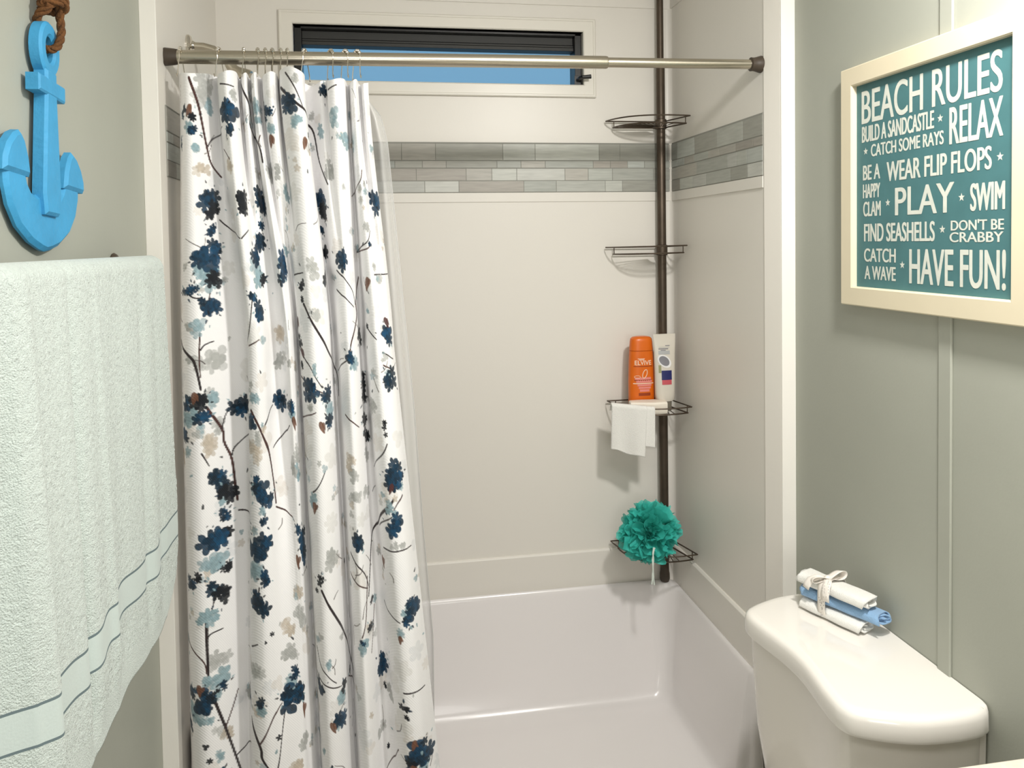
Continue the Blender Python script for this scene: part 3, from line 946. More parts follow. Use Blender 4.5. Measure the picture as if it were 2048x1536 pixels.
# orange bottle
OC = (.893, 2.614, z_thr + .0015)
bt = empty('shampoo_bottle', OC, 'orange shampoo bottle with pink print standing on the third caddy shelf', 'bottle')
body = [(0, .040, .022), (.004, .044, .0245), (.03, .0455, .026), (.10, .0455, .0265), (.17, .0432, .026), (.205, .0410, .0255)]
b = MB()
b.loops(oval_loops(OC, body))
b.build('bottle_body', M['orange'], bt)
b = MB()
b.loops(oval_loops(OC, [(.206, .0405, .025), (.207, .0412, .0257), (.236, .0388, .0245), (.246, .0370, .0235), (.2515, .031, .019), (.254, .018, .011)]))
b.build('flip_cap', M['orange'], bt)
def on_body(fx, z):        # front surface of the orange bottle
    zs = [q[0] for q in body]
    a = np.interp(z, zs, [q[1] for q in body]); d = np.interp(z, zs, [q[2] for q in body])
    f = max(-1, min(1, fx / a))
    return (OC[0] + fx, OC[1] - d * (1 - abs(f) ** 2.4) ** (1 / 2.4) - .0006, OC[2] + z)
def patch(x0, x1, z0, z1, fn, n=8):
    v, f = [], []
    for j in range(3):
        for i in range(n + 1):
            v.append(fn(x0 + (x1 - x0) * i / n, z0 + (z1 - z0) * j / 2))
    for j in range(2):
        for i in range(n):
            f.append((j * (n + 1) + i, j * (n + 1) + i + 1, (j + 2 - 1) * (n + 1) + i + 1, (j + 1) * (n + 1) + i))
    return v, f
b = MB()
tv, tf = text_mesh('ELVIVE', .012)
b.add([on_body(-.030 + .058 * x, .1580 + .0155 * y) for x, y in tv], tf)
b.build('brand_lettering', M['paleink'], bt, smooth=False)
for x0, x1, z0, z1 in [(-.034, .033, .152, .1545), (-.018, .024, .053, .063), (-.032, .030, .104, .108)]:
    b = MB()
    b.add(*patch(x0, x1, z0, z1, on_body))
    b.build('dark_print', M['orangedark'], bt, smooth=False)
b = MB()
for x0, x1, z0, z1 in [(-.030, .026, .108, .116), (-.026, .030, .098, .106), (-.022, .028, .086, .0925), (-.018, .025, .077, .084), (-.014, .02, .067, .075)]:
    b.add(*patch(x0, x1, z0, z1, on_body))
b.build('pink_print', M['pinkink'], bt, smooth=False)
b = MB()
b.add(*patch(-.036, .036, .0935, .0965, on_body))
b.tube([on_body(.004 + .0075 * math.sin(2 * math.pi * i / 20) + .004 * math.cos(2 * math.pi * i / 20), .1275 + .0145 * math.cos(2 * math.pi * i / 20)) for i in range(20)], .0014, 6, closed=True)
b.tube([on_body(-.022 + .010 * math.cos(2 * math.pi * i / 16), .1175 + .0045 * math.sin(2 * math.pi * i / 16)) for i in range(16)], .0008, 6, closed=True)
b.build('droplet_emblem', M['paleink'], bt)
b = MB()
b.add(*patch(-.016, .002, .1745, .177, on_body))
b.add(*patch(-.020, .004, .1785, .1805, on_body))
b.build('small_print', M['paleink'], bt, smooth=False)

# frosted tube standing on its grey cap
TC = (.9655, 2.583, z_thr + .0015)
tb = empty('conditioner_tube', TC, 'frosted clear tube with navy and red label standing on its grey cap', 'tube')
b = MB()
b.loops(oval_loops(TC, [(0, .021, .017), (.003, .0225, .0185), (.033, .0235, .0195), (.035, .022, .018)], 28, 2.2))
b.build('grey_cap', M['greycap'], tb)['label'] = 'grey screw cap'
tbody = [(.035, .029, .021), (.040, .033, .0225), (.06, .0345, .0225), (.14, .036, .018), (.20, .0375, .011), (.238, .039, .005), (.252, .0392, .0022), (.2625, .0392, .0018)]
b = MB()
b.loops(oval_loops(TC, tbody, 32, 2.2))
b.build('tube_body', M['tube'], tb)
def on_tube(fx, z):
    zs = [q[0] for q in tbody]
    a = np.interp(z, zs, [q[1] for q in tbody]); d = np.interp(z, zs, [q[2] for q in tbody])
    f = max(-1, min(1, fx / a))
    return (TC[0] + fx, TC[1] - d * (1 - abs(f) ** 2.2) ** (1 / 2.2) - .0007, TC[2] + z)
def ell(cx, cz, a, d, rot, lift, n=24):
    pts = []
    for i in range(n):
        t_ = 2 * math.pi * i / n
        x, z = a * math.cos(t_), d * math.sin(t_)
        x, z = x * math.cos(rot) - z * math.sin(rot), x * math.sin(rot) + z * math.cos(rot)
        p = on_tube(cx + x, cz + z)
        pts.append((p[0], p[1] - lift, p[2]))
    c = on_tube(cx, cz)
    return pts + [(c[0], c[1] - lift, c[2])], [(i, (i + 1) % n, n) for i in range(n)]
X0 = -.005
b = MB(); b.add(*patch(X0 - .020, X0 + .020, .194, .2065, on_tube)); b.add(*patch(X0 - .018, X0 + .020, .217, .2185, on_tube)); b.build('silver_print', M['silverink'], tb, smooth=False)
b = MB(); b.add(*patch(X0 - .019, X0 + .015, .211, .2145, on_tube)); b.add(*patch(X0 - .012, X0 + .006, .2065, .209, on_tube)); b.add(*patch(X0 + .005, X0 + .021, .222, .2245, on_tube)); b.build('grey_print', M['greyink'], tb, smooth=False)
b = MB(); b.add(*ell(X0, .171, .0265, .0185, R(-40), .0004)); b.build('white_oval', M['whiteink'], tb, smooth=False)
b = MB(); b.add(*ell(X0 - .001, .172, .0200, .0140, R(-40), .0009)); b.build('grey_oval', M['greyink'], tb, smooth=False)
b = MB(); b.add(*patch(X0 - .012, X0 + .024, .108, .140, on_tube)); b.build('navy_panel', M['navyink'], tb, smooth=False)
b = MB(); b.add(*patch(X0 - .011, X0 + .023, .092, .108, on_tube)); b.build('red_panel', M['redink'], tb, smooth=False)
b = MB(); b.add(*patch(X0 - .021, X0 - .0125, .132, .158, on_tube)); b.build('olive_print', M['oliveink'], tb, smooth=False)

# soap box
b = MB()
sc_ = Vector((.896, 2.556, z_thr + .0015))
prof = [(-.020, -.0005), (-.022, .004), (-.022, .034), (-.018, .0395), (.012, .043), (.018, .042), (.020, .037), (.020, .003), (.018, 0)]
ca, sa = math.cos(R(-9)), math.sin(R(-9))
ls = []
for i, (x, s_) in enumerate([(-.062, .9), (-.0595, 1), (-.02, 1.02), (.02, 1.0), (.0595, 1), (.062, .92)]):
    ls.append([(sc_.x + x * ca - y * sa, sc_.y + x * sa + y * ca, sc_.z + .0165 + (z - .0165) * s_ + .0015 * math.sin(x * 60 + y * 90)) for y, z in prof])
b.loops(ls)
soap = b.build('soap_bar', M['soap'], bevel=.002)
tag(soap, 'cream soap bar lying on the third caddy shelf before the bottles', 'soap')

# washcloth draped over the front rim of the third shelf
def cloth_obj(name, fn, nu, nv, m, thick, parent=None):
    v = [fn(i / nu, j / nv) for j in range(nv + 1) for i in range(nu + 1)]
    f = [(j * (nu + 1) + i, j * (nu + 1) + i + 1, (j + 1) * (nu + 1) + i + 1, (j + 1) * (nu + 1) + i) for j in range(nv) for i in range(nu)]
    b = MB()
    b.add(v, f)
    o = b.build(name, m, parent, angle=80)
    s_ = o.modifiers.new('thickness', 'SOLIDIFY')
    s_.thickness = thick
    s_.offset = 0
    return o
def rim3(x):               # y of the front rim of the third shelf
    a, c = Vector((.790, 2.680)), Vector((1.030, 2.505))
    nrm = Vector((c.y - a.y, -(c.x - a.x))).normalized()
    nrm = -nrm if nrm.y > 0 else nrm
    best = None
    for i in range(81):
        f = i / 80
        q = a.lerp(c, f) + nrm * .085 * (1 - (2 * f - 1) ** 2)
        if best is None or abs(q.x - x) < best[0]:
            best = (abs(q.x - x), q.y)
    return best[1]
RIM3 = {}
def rimfit(x):             # straight tangent line under the folded cloth
    return 2.520 - (x - .83) * .34
def drape(x, w, zt, zb, zback, lift, ph):
    # w 0 = inside the shelf, 1 = bottom of the front drop
    yr = rimfit(x)
    L0, L1, L2 = .03, .022, zt - zb
    s_ = w * (L0 + L1 + L2)
    if s_ < L0:
        q = s_ / L0
        return (x, yr + .010 + .012 * (1 - q), zback + (zt - .006 - zback) * q)
    if s_ < L0 + L1:
        a = math.pi * (s_ - L0) / L1
        return (x, yr + .0085 * math.cos(a) - lift * .5 * (1 - math.cos(a)), zt - .006 + .009 * math.sin(a))
    q = (s_ - L0 - L1) / L2
    return (x + .006 * q * math.sin(ph + x * 20), yr - .0085 - lift - (.006 * math.sin((x - .75) * 75 + ph) - .012) * q * (1 if ph == 0 else .3), zt - .006 - (zt - .006 - zb) * q)
def wc(u, w):
    x = .764 + .108 * u - .006 * (1 - u) * w
    zb = .986 - .026 * u + .003 * math.sin(u * 9)
    return drape(x, w, 1.137 - .009 * u, zb, 1.112, .002, 0)
cl = cloth_obj('washcloth', wc, 26, 60, M['washcloth'], .0035)
tag(cl, 'white washcloth draped over the front wire of the third caddy shelf', 'washcloth')
def wc2(u, w):
    x = .855 + .043 * u
    return drape(x, w, 1.126, 1.000 - .006 * u, 1.112, -.004, 1.0)
cloth_obj('back_fold', wc2, 10, 50, M['washcloth'], .0035, cl)

# ------------------------------------------------------------ bath pouf on the lowest shelf
LC = Vector((.884, 2.522, .708))
lf = empty('bath_pouf', (LC.x, LC.y, LC.z - .09), 'teal mesh bath pouf sitting on the lowest caddy shelf', 'bath pouf')
b = MB()
prn = random.Random(4)
n_pet = 105
for i in range(n_pet):
    zz = 1 - 2 * (i + .5) / n_pet
    a = i * 2.399963
    d = Vector((math.sqrt(1 - zz * zz) * math.cos(a), math.sqrt(1 - zz * zz) * math.sin(a), zz))
    d = (d + Vector((prn.uniform(-.2, .2), prn.uniform(-.2, .2), prn.uniform(-.2, .2)))).normalized()
    u = d.orthogonal().normalized()
    wv = d.cross(u)
    rr = prn.uniform(.018, .040)
    R0 = prn.uniform(.066, .104)
    k = prn.choice([2, 3, 3, 4])
    ph = prn.uniform(0, 6)
    e = prn.uniform(.55, 1)
    loops = []
    for (h, q) in ((.35, .12), (.60, .5), (.82, .8), (1.0, 1.0)):
        l = []
        for j in range(18):
            t_ = 2 * math.pi * j / 18
            wq = 1 + .34 * q * math.sin(k * t_ + ph)
            lift = .10 * q * math.cos(k * t_ * 1 + ph * 2)
            p = LC + d * R0 * (h + lift) + (u * math.cos(t_) * e + wv * math.sin(t_)) * rr * q * wq
            l.append(p)
        loops.append(l)
    b.loops(loops, None, False, False)
o = b.build('netting', M['net'], lf, angle=180)
b = MB()
b.sphere(LC, .060, 14)
b.build('core', M['loofah'], lf)
b = MB()
pth = [(.8700, 2.432, .684), (.8645, 2.422, .690), (.8600, 2.418, .676), (.8585, 2.416, .655), (.8580, 2.415, .625), (.8575, 2.415, .605)]
def twist(off, end):
    out = []
    for i, p in enumerate(pth):
        a = i * 1.9 + off
        out.append((p[0] + .0018 * math.cos(a), p[1] + .0018 * math.sin(a), p[2]))
    return out + end
b.tube(twist(0, [(.8555, 2.415, .590), (.8535, 2.415, .576)]), .0022, 8)
b.tube(twist(3.14, [(.8600, 2.415, .589), (.8615, 2.415, .573)]), .0022, 8)
b.build('cord', M['cord'], lf)['label'] = 'white hanging cord'
# ------------------------------------------------------------ framed poster
FY0, FY1, FZ0, FZ1 = 1.160, 1.707, 1.523, 2.062
fr = empty('framed_sign', (XR, (FY0 + FY1) / 2, FZ0), 'cream framed teal poster of beach rules hanging on the right wall', 'framed sign')
b = MB()
ls = []
for sy, sz in ((1, 0), (1, 1), (0, 1), (0, 0), (1, 0)):
    l = []
    for d_, x in [(0, 1.0950), (0, 1.0735), (.0025, 1.0710), (.040, 1.0710), (.0430, 1.0735), (.0430, 1.0950)]:
        l.append((x, (FY1 - d_) if sy else (FY0 + d_), (FZ0 + d_) if sz == 0 else (FZ1 - d_)))
    ls.append(l)
b.loops(ls, None, False, False)
b.build('frame', M['framewood'], fr, angle=30)
b = MB()
b.box((1.0845, FY0 + .042, FZ0 + .042), (1.094, FY1 - .042, FZ1 - .042))
b.build('poster', M['poster'], fr)
TXT = [
    ('BEACH RULES', 1.645, 1.236, 1.930, 2.004),
    ('BUILD A SANDCASTLE', 1.644, 1.409, 1.889, 1.925),
    ('RELAX', 1.367, 1.234, 1.852, 1.922),
    ('CATCH SOME RAYS', 1.611, 1.382, 1.855, 1.882),
    ('BE A', 1.640, 1.578, 1.805, 1.838),
    ('WEAR FLIP FLOPS', 1.556, 1.260, 1.796, 1.838),
    ('HAPPY', 1.640, 1.578, 1.765, 1.796),
    ('CLAM', 1.639, 1.576, 1.724, 1.757),
    ('PLAY', 1.528, 1.353, 1.723, 1.781),
    ('SWIM', 1.312, 1.229, 1.723, 1.774),
    ('FIND SEASHELLS', 1.636, 1.406, 1.668, 1.708),
    ("DON'T BE", 1.362, 1.231, 1.688, 1.708),
    ('CRABBY', 1.365, 1.232, 1.666, 1.685),
    ('CATCH', 1.636, 1.525, 1.623, 1.653),
    ('A WAVE', 1.634, 1.525, 1.584, 1.614),
    ('HAVE FUN!', 1.482, 1.226, 1.581, 1.653),
]
for t_, y0, y1, z0, z1 in TXT:
    vs, fs = text_mesh(t_, 0)
    b = MB()
    bw = .0007 * min(1, (z1 - z0) / .05) + .0002
    for k, (sh_, sv_) in enumerate(((-1.6, 0), (-.8, .5), (0, -.5), (.8, .5), (1.6, 0), (-.8, -.5), (0, .5), (.8, -.5))):
        b.add([(1.0842 - .00004 * k, y0 - 1.6 * bw + (y1 - y0 + 3.2 * bw) * x + sh_ * bw, z0 + .5 * bw + (z1 - z0 - bw) * y + sv_ * bw) for x, y in vs], fs)
    b.build('lettering', M['letter'], fr, smooth=False)
for y, z in [(1.392, 1.906), (1.63, 1.869), (1.241, 1.816), (1.552, 1.751), (1.334, 1.75), (1.385, 1.691), (1.504, 1.619)]:
    b = MB()
    pts = [(1.0842, y - .0085 * (1 if i % 2 == 0 else .42) * math.sin(math.pi * i / 5), z + .0085 * (1 if i % 2 == 0 else .42) * math.cos(math.pi * i / 5)) for i in range(10)]
    b.add(pts + [(1.0842, y, z)], [(i, (i + 1) % 10, 10) for i in range(10)])
    b.build('star', M['letter'], fr, smooth=False)

# ------------------------------------------------------------ blue anchor on the left wall
AY, AZ, TILT = 1.351, 1.785, R(-3.0)
an = empty('wooden_anchor', (XL, AY, 1.676), 'bright blue wooden anchor hung on the left wall above the towel', 'anchor')
def aw(a, h, x):
    dz = h - AZ
    return (x, AY + a * math.cos(TILT) - dz * math.sin(TILT), AZ + a * math.sin(TILT) + dz * math.cos(TILT))
def slab(b, poly, x0, x1, ch=.006, off=0.0):
    """extrude a plan outline from the wall side x0 to the face x1 with a chamfered face"""
    poly = [(a + off, h) for a, h in poly]
    n = len(poly)
    cx = sum(p[0] for p in poly) / n
    cz = sum(p[1] for p in poly) / n
    ins = []
    area = sum(poly[i][0] * poly[(i + 1) % n][1] - poly[(i + 1) % n][0] * poly[i][1] for i in range(n))
    sg = 1 if area > 0 else -1
    for i in range(n):
        p0, p1, p2 = Vector(poly[i - 1]), Vector(poly[i]), Vector(poly[(i + 1) % n])
        e1, e2 = (p1 - p0).normalized(), (p2 - p1).normalized()
        n1, n2 = Vector((-e1.y, e1.x)) * sg, Vector((-e2.y, e2.x)) * sg
        m_ = (n1 + n2)
        m_ = m_ / max(.35, m_.dot(n1)) if m_.length > 1e-6 else n1
        q = p1 + m_ * ch
        ins.append((q.x, q.y))
    b.loops([[aw(a, h, x0) for a, h in poly], [aw(a, h, x1 - ch * .8) for a, h in poly], [aw(a, h, x1) for a, h in ins]])
XW = XL + .007
b = MB()
half = [(0, 1.676), (.020, 1.679), (.055, 1.688), (.096, 1.708), (.124, 1.737), (.137, 1.768), (.139, 1.792), (.074, 1.792), (.066, 1.776), (.052, 1.764), (.035, 1.760)]
poly = half + [(.020, 1.764), (-.020, 1.764)] + [(-a, h) for a, h in half[:0:-1]]
slab(b, poly, XW, -.4995, .007)
slab(b, [(-.026, 1.732), (.026, 1.732), (.033, 1.765), (.0205, 1.925), (.0205, 1.960), (-.0205, 1.960), (-.0205, 1.925), (-.033, 1.765)], XW, -.4905, .005, .004)
slab(b, [(-.051, 1.918), (.051, 1.918), (.051, 1.944), (-.051, 1.944)], XW, -.4895, .003, .004)
for s_ in (1, -1):
    f = [(.066, 1.783), (.152, 1.783), (.150, 1.803), (.138, 1.823), (.118, 1.840), (.100, 1.847), (.086, 1.836), (.073, 1.812)]
    slab(b, [(s_ * a, h) for a, h in f], XW, -.4945, .006)
# ring with a hole
rc, n = 1.992, 28
out_ = [(.004 + .0385 * math.sin(2 * math.pi * i / n), rc + .0435 * math.cos(2 * math.pi * i / n)) for i in range(n)]
inn = [(.004 + .0165 * math.sin(2 * math.pi * i / n), rc + .0205 * math.cos(2 * math.pi * i / n)) for i in range(n)]
def lerp2(p, q, f):
    return (p[0] + (q[0] - p[0]) * f, p[1] + (q[1] - p[1]) * f)
L = []
for i in range(n):
    o_, i_ = out_[i], inn[i]
    L.append([aw(*o_, XW), aw(*o_, -.4955), aw(*lerp2(o_, i_, .2), -.4920), aw(*lerp2(o_, i_, .8), -.4920), aw(*i_, -.4955), aw(*i_, XW)])
L.append(L[0])
b.loops(L, None, False, False)
b.build('anchor_body', M['blue'], an, angle=28)
# jute rope through the ring and up to a nail above
b = MB()
def rope(pts, r, strands=3, turns=26):
    pts = [Vector(p) for p in pts]
    dense = []
    for i in range(len(pts) - 1):
        p0, p1, p2, p3 = pts[max(0, i - 1)], pts[i], pts[i + 1], pts[min(len(pts) - 1, i + 2)]
        for k in range(8):
            f = k / 8
            dense.append(.5 * ((2 * p1) + (p2 - p0) * f + (2 * p0 - 5 * p1 + 4 * p2 - p3) * f * f + (3 * p1 - p0 - 3 * p2 + p3) * f ** 3))
    dense.append(pts[-1])
    for s_ in range(strands):
        sp, run = [], 0
        for i, p in enumerate(dense):
            t_ = (dense[min(i + 1, len(dense) - 1)] - dense[max(i - 1, 0)]).normalized()
            u = (Vector((1, 0, 0)) - t_ * t_.x)
            u = u.normalized() if u.length > 1e-4 else Vector((0, 1, 0))
            w_ = t_.cross(u)
            if i:
                run += (p - dense[i - 1]).length
            a = run * 150 + 2 * math.pi * s_ / strands
            sp.append(p + (u * math.cos(a) + w_ * math.sin(a)) * r * .55)
        b.tube(sp, r * .62, 7)
c = lambda a, h, x: aw(a + .004, h, x)
rope([c(.006, 2.004, -.5085), c(.004, 1.994, -.500), c(.009, 1.999, -.487), c(.017, 2.022, -.483), c(.013, 2.045, -.483), c(.002, 2.062, -.480), c(-.006, 2.085, -.484)], .0058)
rope([c(-.004, 2.030, -.5095), c(-.014, 2.042, -.505), c(-.016, 2.052, -.490), c(-.006, 2.068, -.484)], .0058)
for k in range(3):      # knot
    z = 2.058 + .009 * k
    rope([c(-.020 + .004 * k, z, -.492), c(-.010, z + .006, -.474), c(.008, z + .002, -.474), c(.012, z - .003, -.492), c(-.004, z, -.504), c(-.020 + .004 * k, z, -.492)], .0062)
rope([c(-.008, 2.082, -.486), c(-.014, 2.12, -.500), c(-.012, 2.20, -.509), c(-.004, 2.262, -.505), c(.004, 2.262, -.505), c(.008, 2.20, -.509), c(.006, 2.12, -.500), c(-.002, 2.08, -.486)], .0052)
b.build('rope', M['jute'], an, angle=60)['label'] = 'brown jute hanging rope'
b = MB()
b.lathe([(0, .003), (.014, .003), (.0145, .006), (.017, .006)], aw(0, 2.266, XL), (1, 0, 0), 12)
nail = b.build('wall_nail', M['chrome'], an)

# ------------------------------------------------------------ towel bar and towel on the left wall
BX, BZ = -.438, 1.640
tbar = empty('towel_bar', (XL, 1.22, BZ), 'bronze towel bar on the left wall under the blue anchor', 'towel bar')
b = MB()
b.tube([(BX, .70, BZ), (BX, 1.722, BZ)], .008, 16)
b.build('bar', M['bronze'], tbar)
for y in (.712, 1.712):
    b = MB()
    b.lathe([(0, .021), (.003, .0225), (.008, .019), (.012, .011), (.06, .0105), (.079, .0105)], (XL, y, BZ + .008), (1, 0, 0), 20)
    b.sphere((BX, y, BZ + .003), .0135, 12)
    b.build('bracket', M['bronze'], tbar)

NY, TOPZ = 330, BZ + .022
ty = np.linspace(0, 1, NY)
zf = np.concatenate([np.linspace(.966, 1.083, 44), np.linspace(1.0832, 1.0868, 3), np.linspace(1.089, 1.1315, 17), np.linspace(1.1335, 1.1372, 3), np.linspace(1.139, BZ, 190)])
arc = np.linspace(0, math.pi, 18)[1:-1]
zb_ = np.linspace(BZ, 1.06, 70)
rows_z = np.concatenate([zf, BZ + .021 * np.sin(arc), zb_])
rows_x = np.concatenate([np.full(len(zf), BX + .024), BX + .024 * np.cos(arc), np.full(len(zb_), BX - .024)])
kind = np.concatenate([np.ones(len(zf)), np.linspace(1, -1, len(arc)), -np.ones(len(zb_))])
tr = np.random.RandomState(2)
ridge_z = [1.66, 1.614, 1.472, 1.314, 1.209, 1.103, 1.06, 1.01, .985, .966]
ridge_y = [1.680, 1.688, 1.700, 1.722, 1.730, 1.733, 1.727, 1.706, 1.672, 1.628]
TV = []
for z, x, k in zip(rows_z, rows_x, kind):
    h = min(1, max(0, (BZ - z) / .67))
    yr = np.interp(-z, [-q for q in ridge_z], ridge_y) if k > 0 else 1.672 + .03 * h
    if z > 1.66:
        yr = 1.678
    y = .78 + (yr - .78) * ty
    xx = np.full(NY, x)
    if k > 0:
        g = lambda c, s_: np.exp(-((y - c) / s_) ** 2)
        xx += 1.45 * (.25 + .75 * h ** .6) * (1 - .85 * np.clip((1.05 - z) / .07, 0, 1)) * (.013 * g(1.02 + .015 * h, .022) - .009 * g(1.175 + .02 * h, .012) + .004 * g(1.135 + .03 * h, .02) + .0045 * g(1.22, .03) - .005 * g(1.36, .04) - .005 * g(1.50, .018) + .004 * g(1.535, .03) - .004 * g(1.60, .02) + .006 * g(1.27 + .03 * h, .012))
        lo_ = np.clip(.995 + .01 * h - y, 0, 1)
        xx -= (.25 + .85 * min(1, h * 3)) * lo_ - .3 * np.clip(lo_ - .06, 0, 1)
        xx += .010 * h * (1 - np.clip((y - 1.0) / .7, 0, 1))
        zz = z + (.006 * np.sin(y * 19 + 1) + .0012 * np.sin(y * 47)) * min(1, h * 1.2)
        zz = zz + .032 * np.clip((1.03 - y) / .13, 0, 1) * min(1, max(0, (h - .5) * 3))
        xx += (.0006 if (z > 1.14 or 1.01 < z < 1.08) else 0) * tr.randn(NY)
    else:
        zz = np.full(NY, z)
        xx += .0005 * tr.randn(NY)
    # soft rounded outer fold at the right end of the bar
    xx += -.010 * np.clip((y - (yr - .02)) / .02, 0, 1) ** 2 * k * (1 if z > 1.2 else .4)
    xx = np.maximum(xx, XL + .012 + .0 * y)
    TV += list(zip(xx, y, zz))
nr = len(rows_z)
b = MB()
order = [M['towel'], M['towelline'], M['towelband']]
for m_ in order:
    b.slot(m_)
b.v = [tuple(map(float, p)) for p in TV]
for j in range(nr - 1):
    z = (rows_z[j] + rows_z[j + 1]) / 2
    mi = 0
    if kind[j] > .99 and j < len(zf) - 1:
        if 1.0832 <= z <= 1.0868 or 1.1335 <= z <= 1.1372:
            mi = 1
        elif 1.0868 < z < 1.1335:
            mi = 2
    for i in range(NY - 1):
        b.f.append((j * NY + i, j * NY + i + 1, (j + 1) * NY + i + 1, (j + 1) * NY + i))
        b.m.append(mi)
tw = b.build('bath_towel', None, None, angle=180)
s_ = tw.modifiers.new('thickness', 'SOLIDIFY')
s_.thickness = .007
s_.offset = 0
tag(tw, 'pale mint terry bath towel hanging over the bar below the blue anchor', 'towel')

# ------------------------------------------------------------ toilet
def smooth_closed(P, k=6):
    n = len(P)
    out = []
    for i in range(n):
        p0, p1, p2, p3 = [np.array(P[(i + d) % n]) for d in (-1, 0, 1, 2)]
        for f in np.linspace(0, 1, k, endpoint=False):
            out.append(.5 * (2 * p1 + (p2 - p0) * f + (2 * p0 - 5 * p1 + 4 * p2 - p3) * f * f + (3 * p1 - p0 - 3 * p2 + p3) * f ** 3))
    return out
LID = [(1.078, 1.258), (1.045, 1.2505), (1.0025, 1.2485), (.949, 1.253), (.9026, 1.2664), (.858, 1.288), (.8345, 1.308), (.826, 1.338), (.829, 1.385), (.837, 1.44), (.842, 1.48), (.8435, 1.515), (.842, 1.55), (.837, 1.59), (.829, 1.645), (.826, 1.690), (.8345, 1.722), (.858, 1.742), (.9026, 1.763), (.949, 1.777), (1.0025, 1.7815), (1.045, 1.7795), (1.080, 1.772), (1.0930, 1.750), (1.0948, 1.68), (1.0948, 1.515), (1.0948, 1.35), (1.0930, 1.275)]
LIDS = smooth_closed(LID)
def inset(P, d):
    n = len(P)
    out = []
    for i in range(n):
        e = np.array(P[(i + 1) % n]) - np.array(P[i - 1])
        e = e / np.hypot(*e)
        q = np.array(P[i]) + np.array((e[1], -e[0])) * d
        if P[i][0] > 1.089:
            q[0] = P[i][0]          # the back stays flat against the wall
        out.append(q)
    return out
def orient(P):
    a = sum(P[i][0] * P[(i + 1) % len(P)][1] - P[(i + 1) % len(P)][0] * P[i][1] for i in range(len(P)))
    return P if a < 0 else P[::-1]
LIDS = orient(LIDS)
toi = empty('toilet', (.86, 1.515, 0), 'white ceramic toilet tank with a curved lid against the right wall', 'toilet')
LT = .815
b = MB()
b.loops([[(p[0], p[1], z) for p in inset(LIDS, d_)] for z, d_ in [(LT - .044, .006), (LT - .046, .002), (LT - .040, 0), (LT - .016, .0015), (LT - .008, .004), (LT - .003, .009), (LT - .0005, .016), (LT, .026)]])
b.build('tank_lid', M['ceramic'], toi, angle=60)
b = MB()
b.loops([[(p[0] + sh_ * (1.09 - p[0]), 1.515 + (p[1] - 1.515) * k_, z) for p in inset(LIDS, d_)] for z, d_, k_, sh_ in [(LT - .047, .015, 1, 0), (.70, .015, .995, .01), (.55, .014, .97, .05), (.44, .018, .94, .1), (.405, .03, .92, .13), (.395, .05, .9, .15)]])
b.build('tank', M['tank'], toi, angle=60)
def ell2(cx, cy, a, c_, z, n=36):
    return [(cx + a * math.cos(2 * math.pi * i / n), cy + c_ * math.sin(2 * math.pi * i / n), z) for i in range(n)]
b = MB()
b.loops([ell2(.68, 1.515, .26, .105, 0), ell2(.68, 1.515, .26, .105, .03), ell2(.70, 1.515, .22, .10, .14), ell2(.68, 1.515, .26, .14, .26), ell2(.66, 1.515, .30, .18, .36), ell2(.66, 1.515, .305, .185, .394)])
b.build('bowl', M['tank'], toi, angle=60)
b = MB()
b.loops([ell2(.645, 1.515, .275, .188, .3945), ell2(.645, 1.515, .28, .192, .405), ell2(.645, 1.515, .28, .192, .42), ell2(.645, 1.515, .265, .18, .427)])
b.build('seat_lid', M['ceramic'], toi, angle=60)

# ------------------------------------------------------------ folded washcloths on the tank lid
A0, A1 = Vector((.986, 1.706, 0)), Vector((1.043, 1.556, 0))
AD = (A1 - A0).normalized()
AN = Vector((-AD.y, AD.x, 0))
if AN.x < 0:
    AN = -AN
def rolled(z0, hgt, dep, m, label, seed, l0=0.0, l1=1.0, shift=0.0, twist=0.0, thick=.0028):
    rr_ = random.Random(seed)
    turns, n = 2.35, 110
    prof = []
    for i in range(n + 1):
        f = i / n
        a = 2 * math.pi * turns * f + math.pi * .5
        k = .30 + .70 * f
        prof.append((k, a))
    L, ns = (A1 - A0).length, 22
    v, fc = [], []
    ph = rr_.uniform(0, 6)
    for s in range(ns + 1):
        t_ = l0 + (l1 - l0) * s / ns
        base = A0 + AD * (L * t_)
        puff = 1 + .05 * math.sin(t_ * 9 + ph)
        sag = 1 - .0 * t_
        for q, (k, a) in enumerate(prof):
            c_, s_n = math.cos(a), math.sin(a)
            y = (dep / 2) * k * math.copysign(abs(c_) ** .62, c_) * (1 + .03 * math.sin(t_ * 14 + a + ph))
            z = (hgt / 2) * (k if k < .62 else k) * math.copysign(abs(s_n) ** .75, s_n)
            edge = .006 * math.sin(a * 1.3 + ph) * (1 if s in (0, ns) else 0)
            p = base + AN * (y + shift + twist * (t_ - .5)) + AD * edge
            v.append((p.x, p.y, z0 + hgt / 2 + z * (puff if z > 0 else 1)))
    w_ = n + 1
    for s in range(ns):
        for q in range(n):
            fc.append((s * w_ + q, s * w_ + q + 1, (s + 1) * w_ + q + 1, (s + 1) * w_ + q))
    bb = MB()
    bb.add(v, fc)
    o = bb.build('folded_washcloth', m, None, angle=120)
    sd = o.modifiers.new('thickness', 'SOLIDIFY')
    sd.thickness = thick
    sd.offset = -1
    return tag(o, label, 'washcloth', 'washcloths tied on the toilet tank')
rolled(LT + .0005, .027, .066, M['washcloth'], 'lowest white rolled washcloth lying on the toilet tank lid', 1, -.02, .97, 0)
rolled(LT + .0275, .026, .056, M['bluecloth'], 'light blue rolled washcloth between two white ones on the tank', 2, -.02, 1.17, .006, .012)
rolled(LT + .0545, .029, .062, M['washcloth'], 'topmost white rolled washcloth of the tied bundle on the tank', 3, -.08, 1.02, .004)

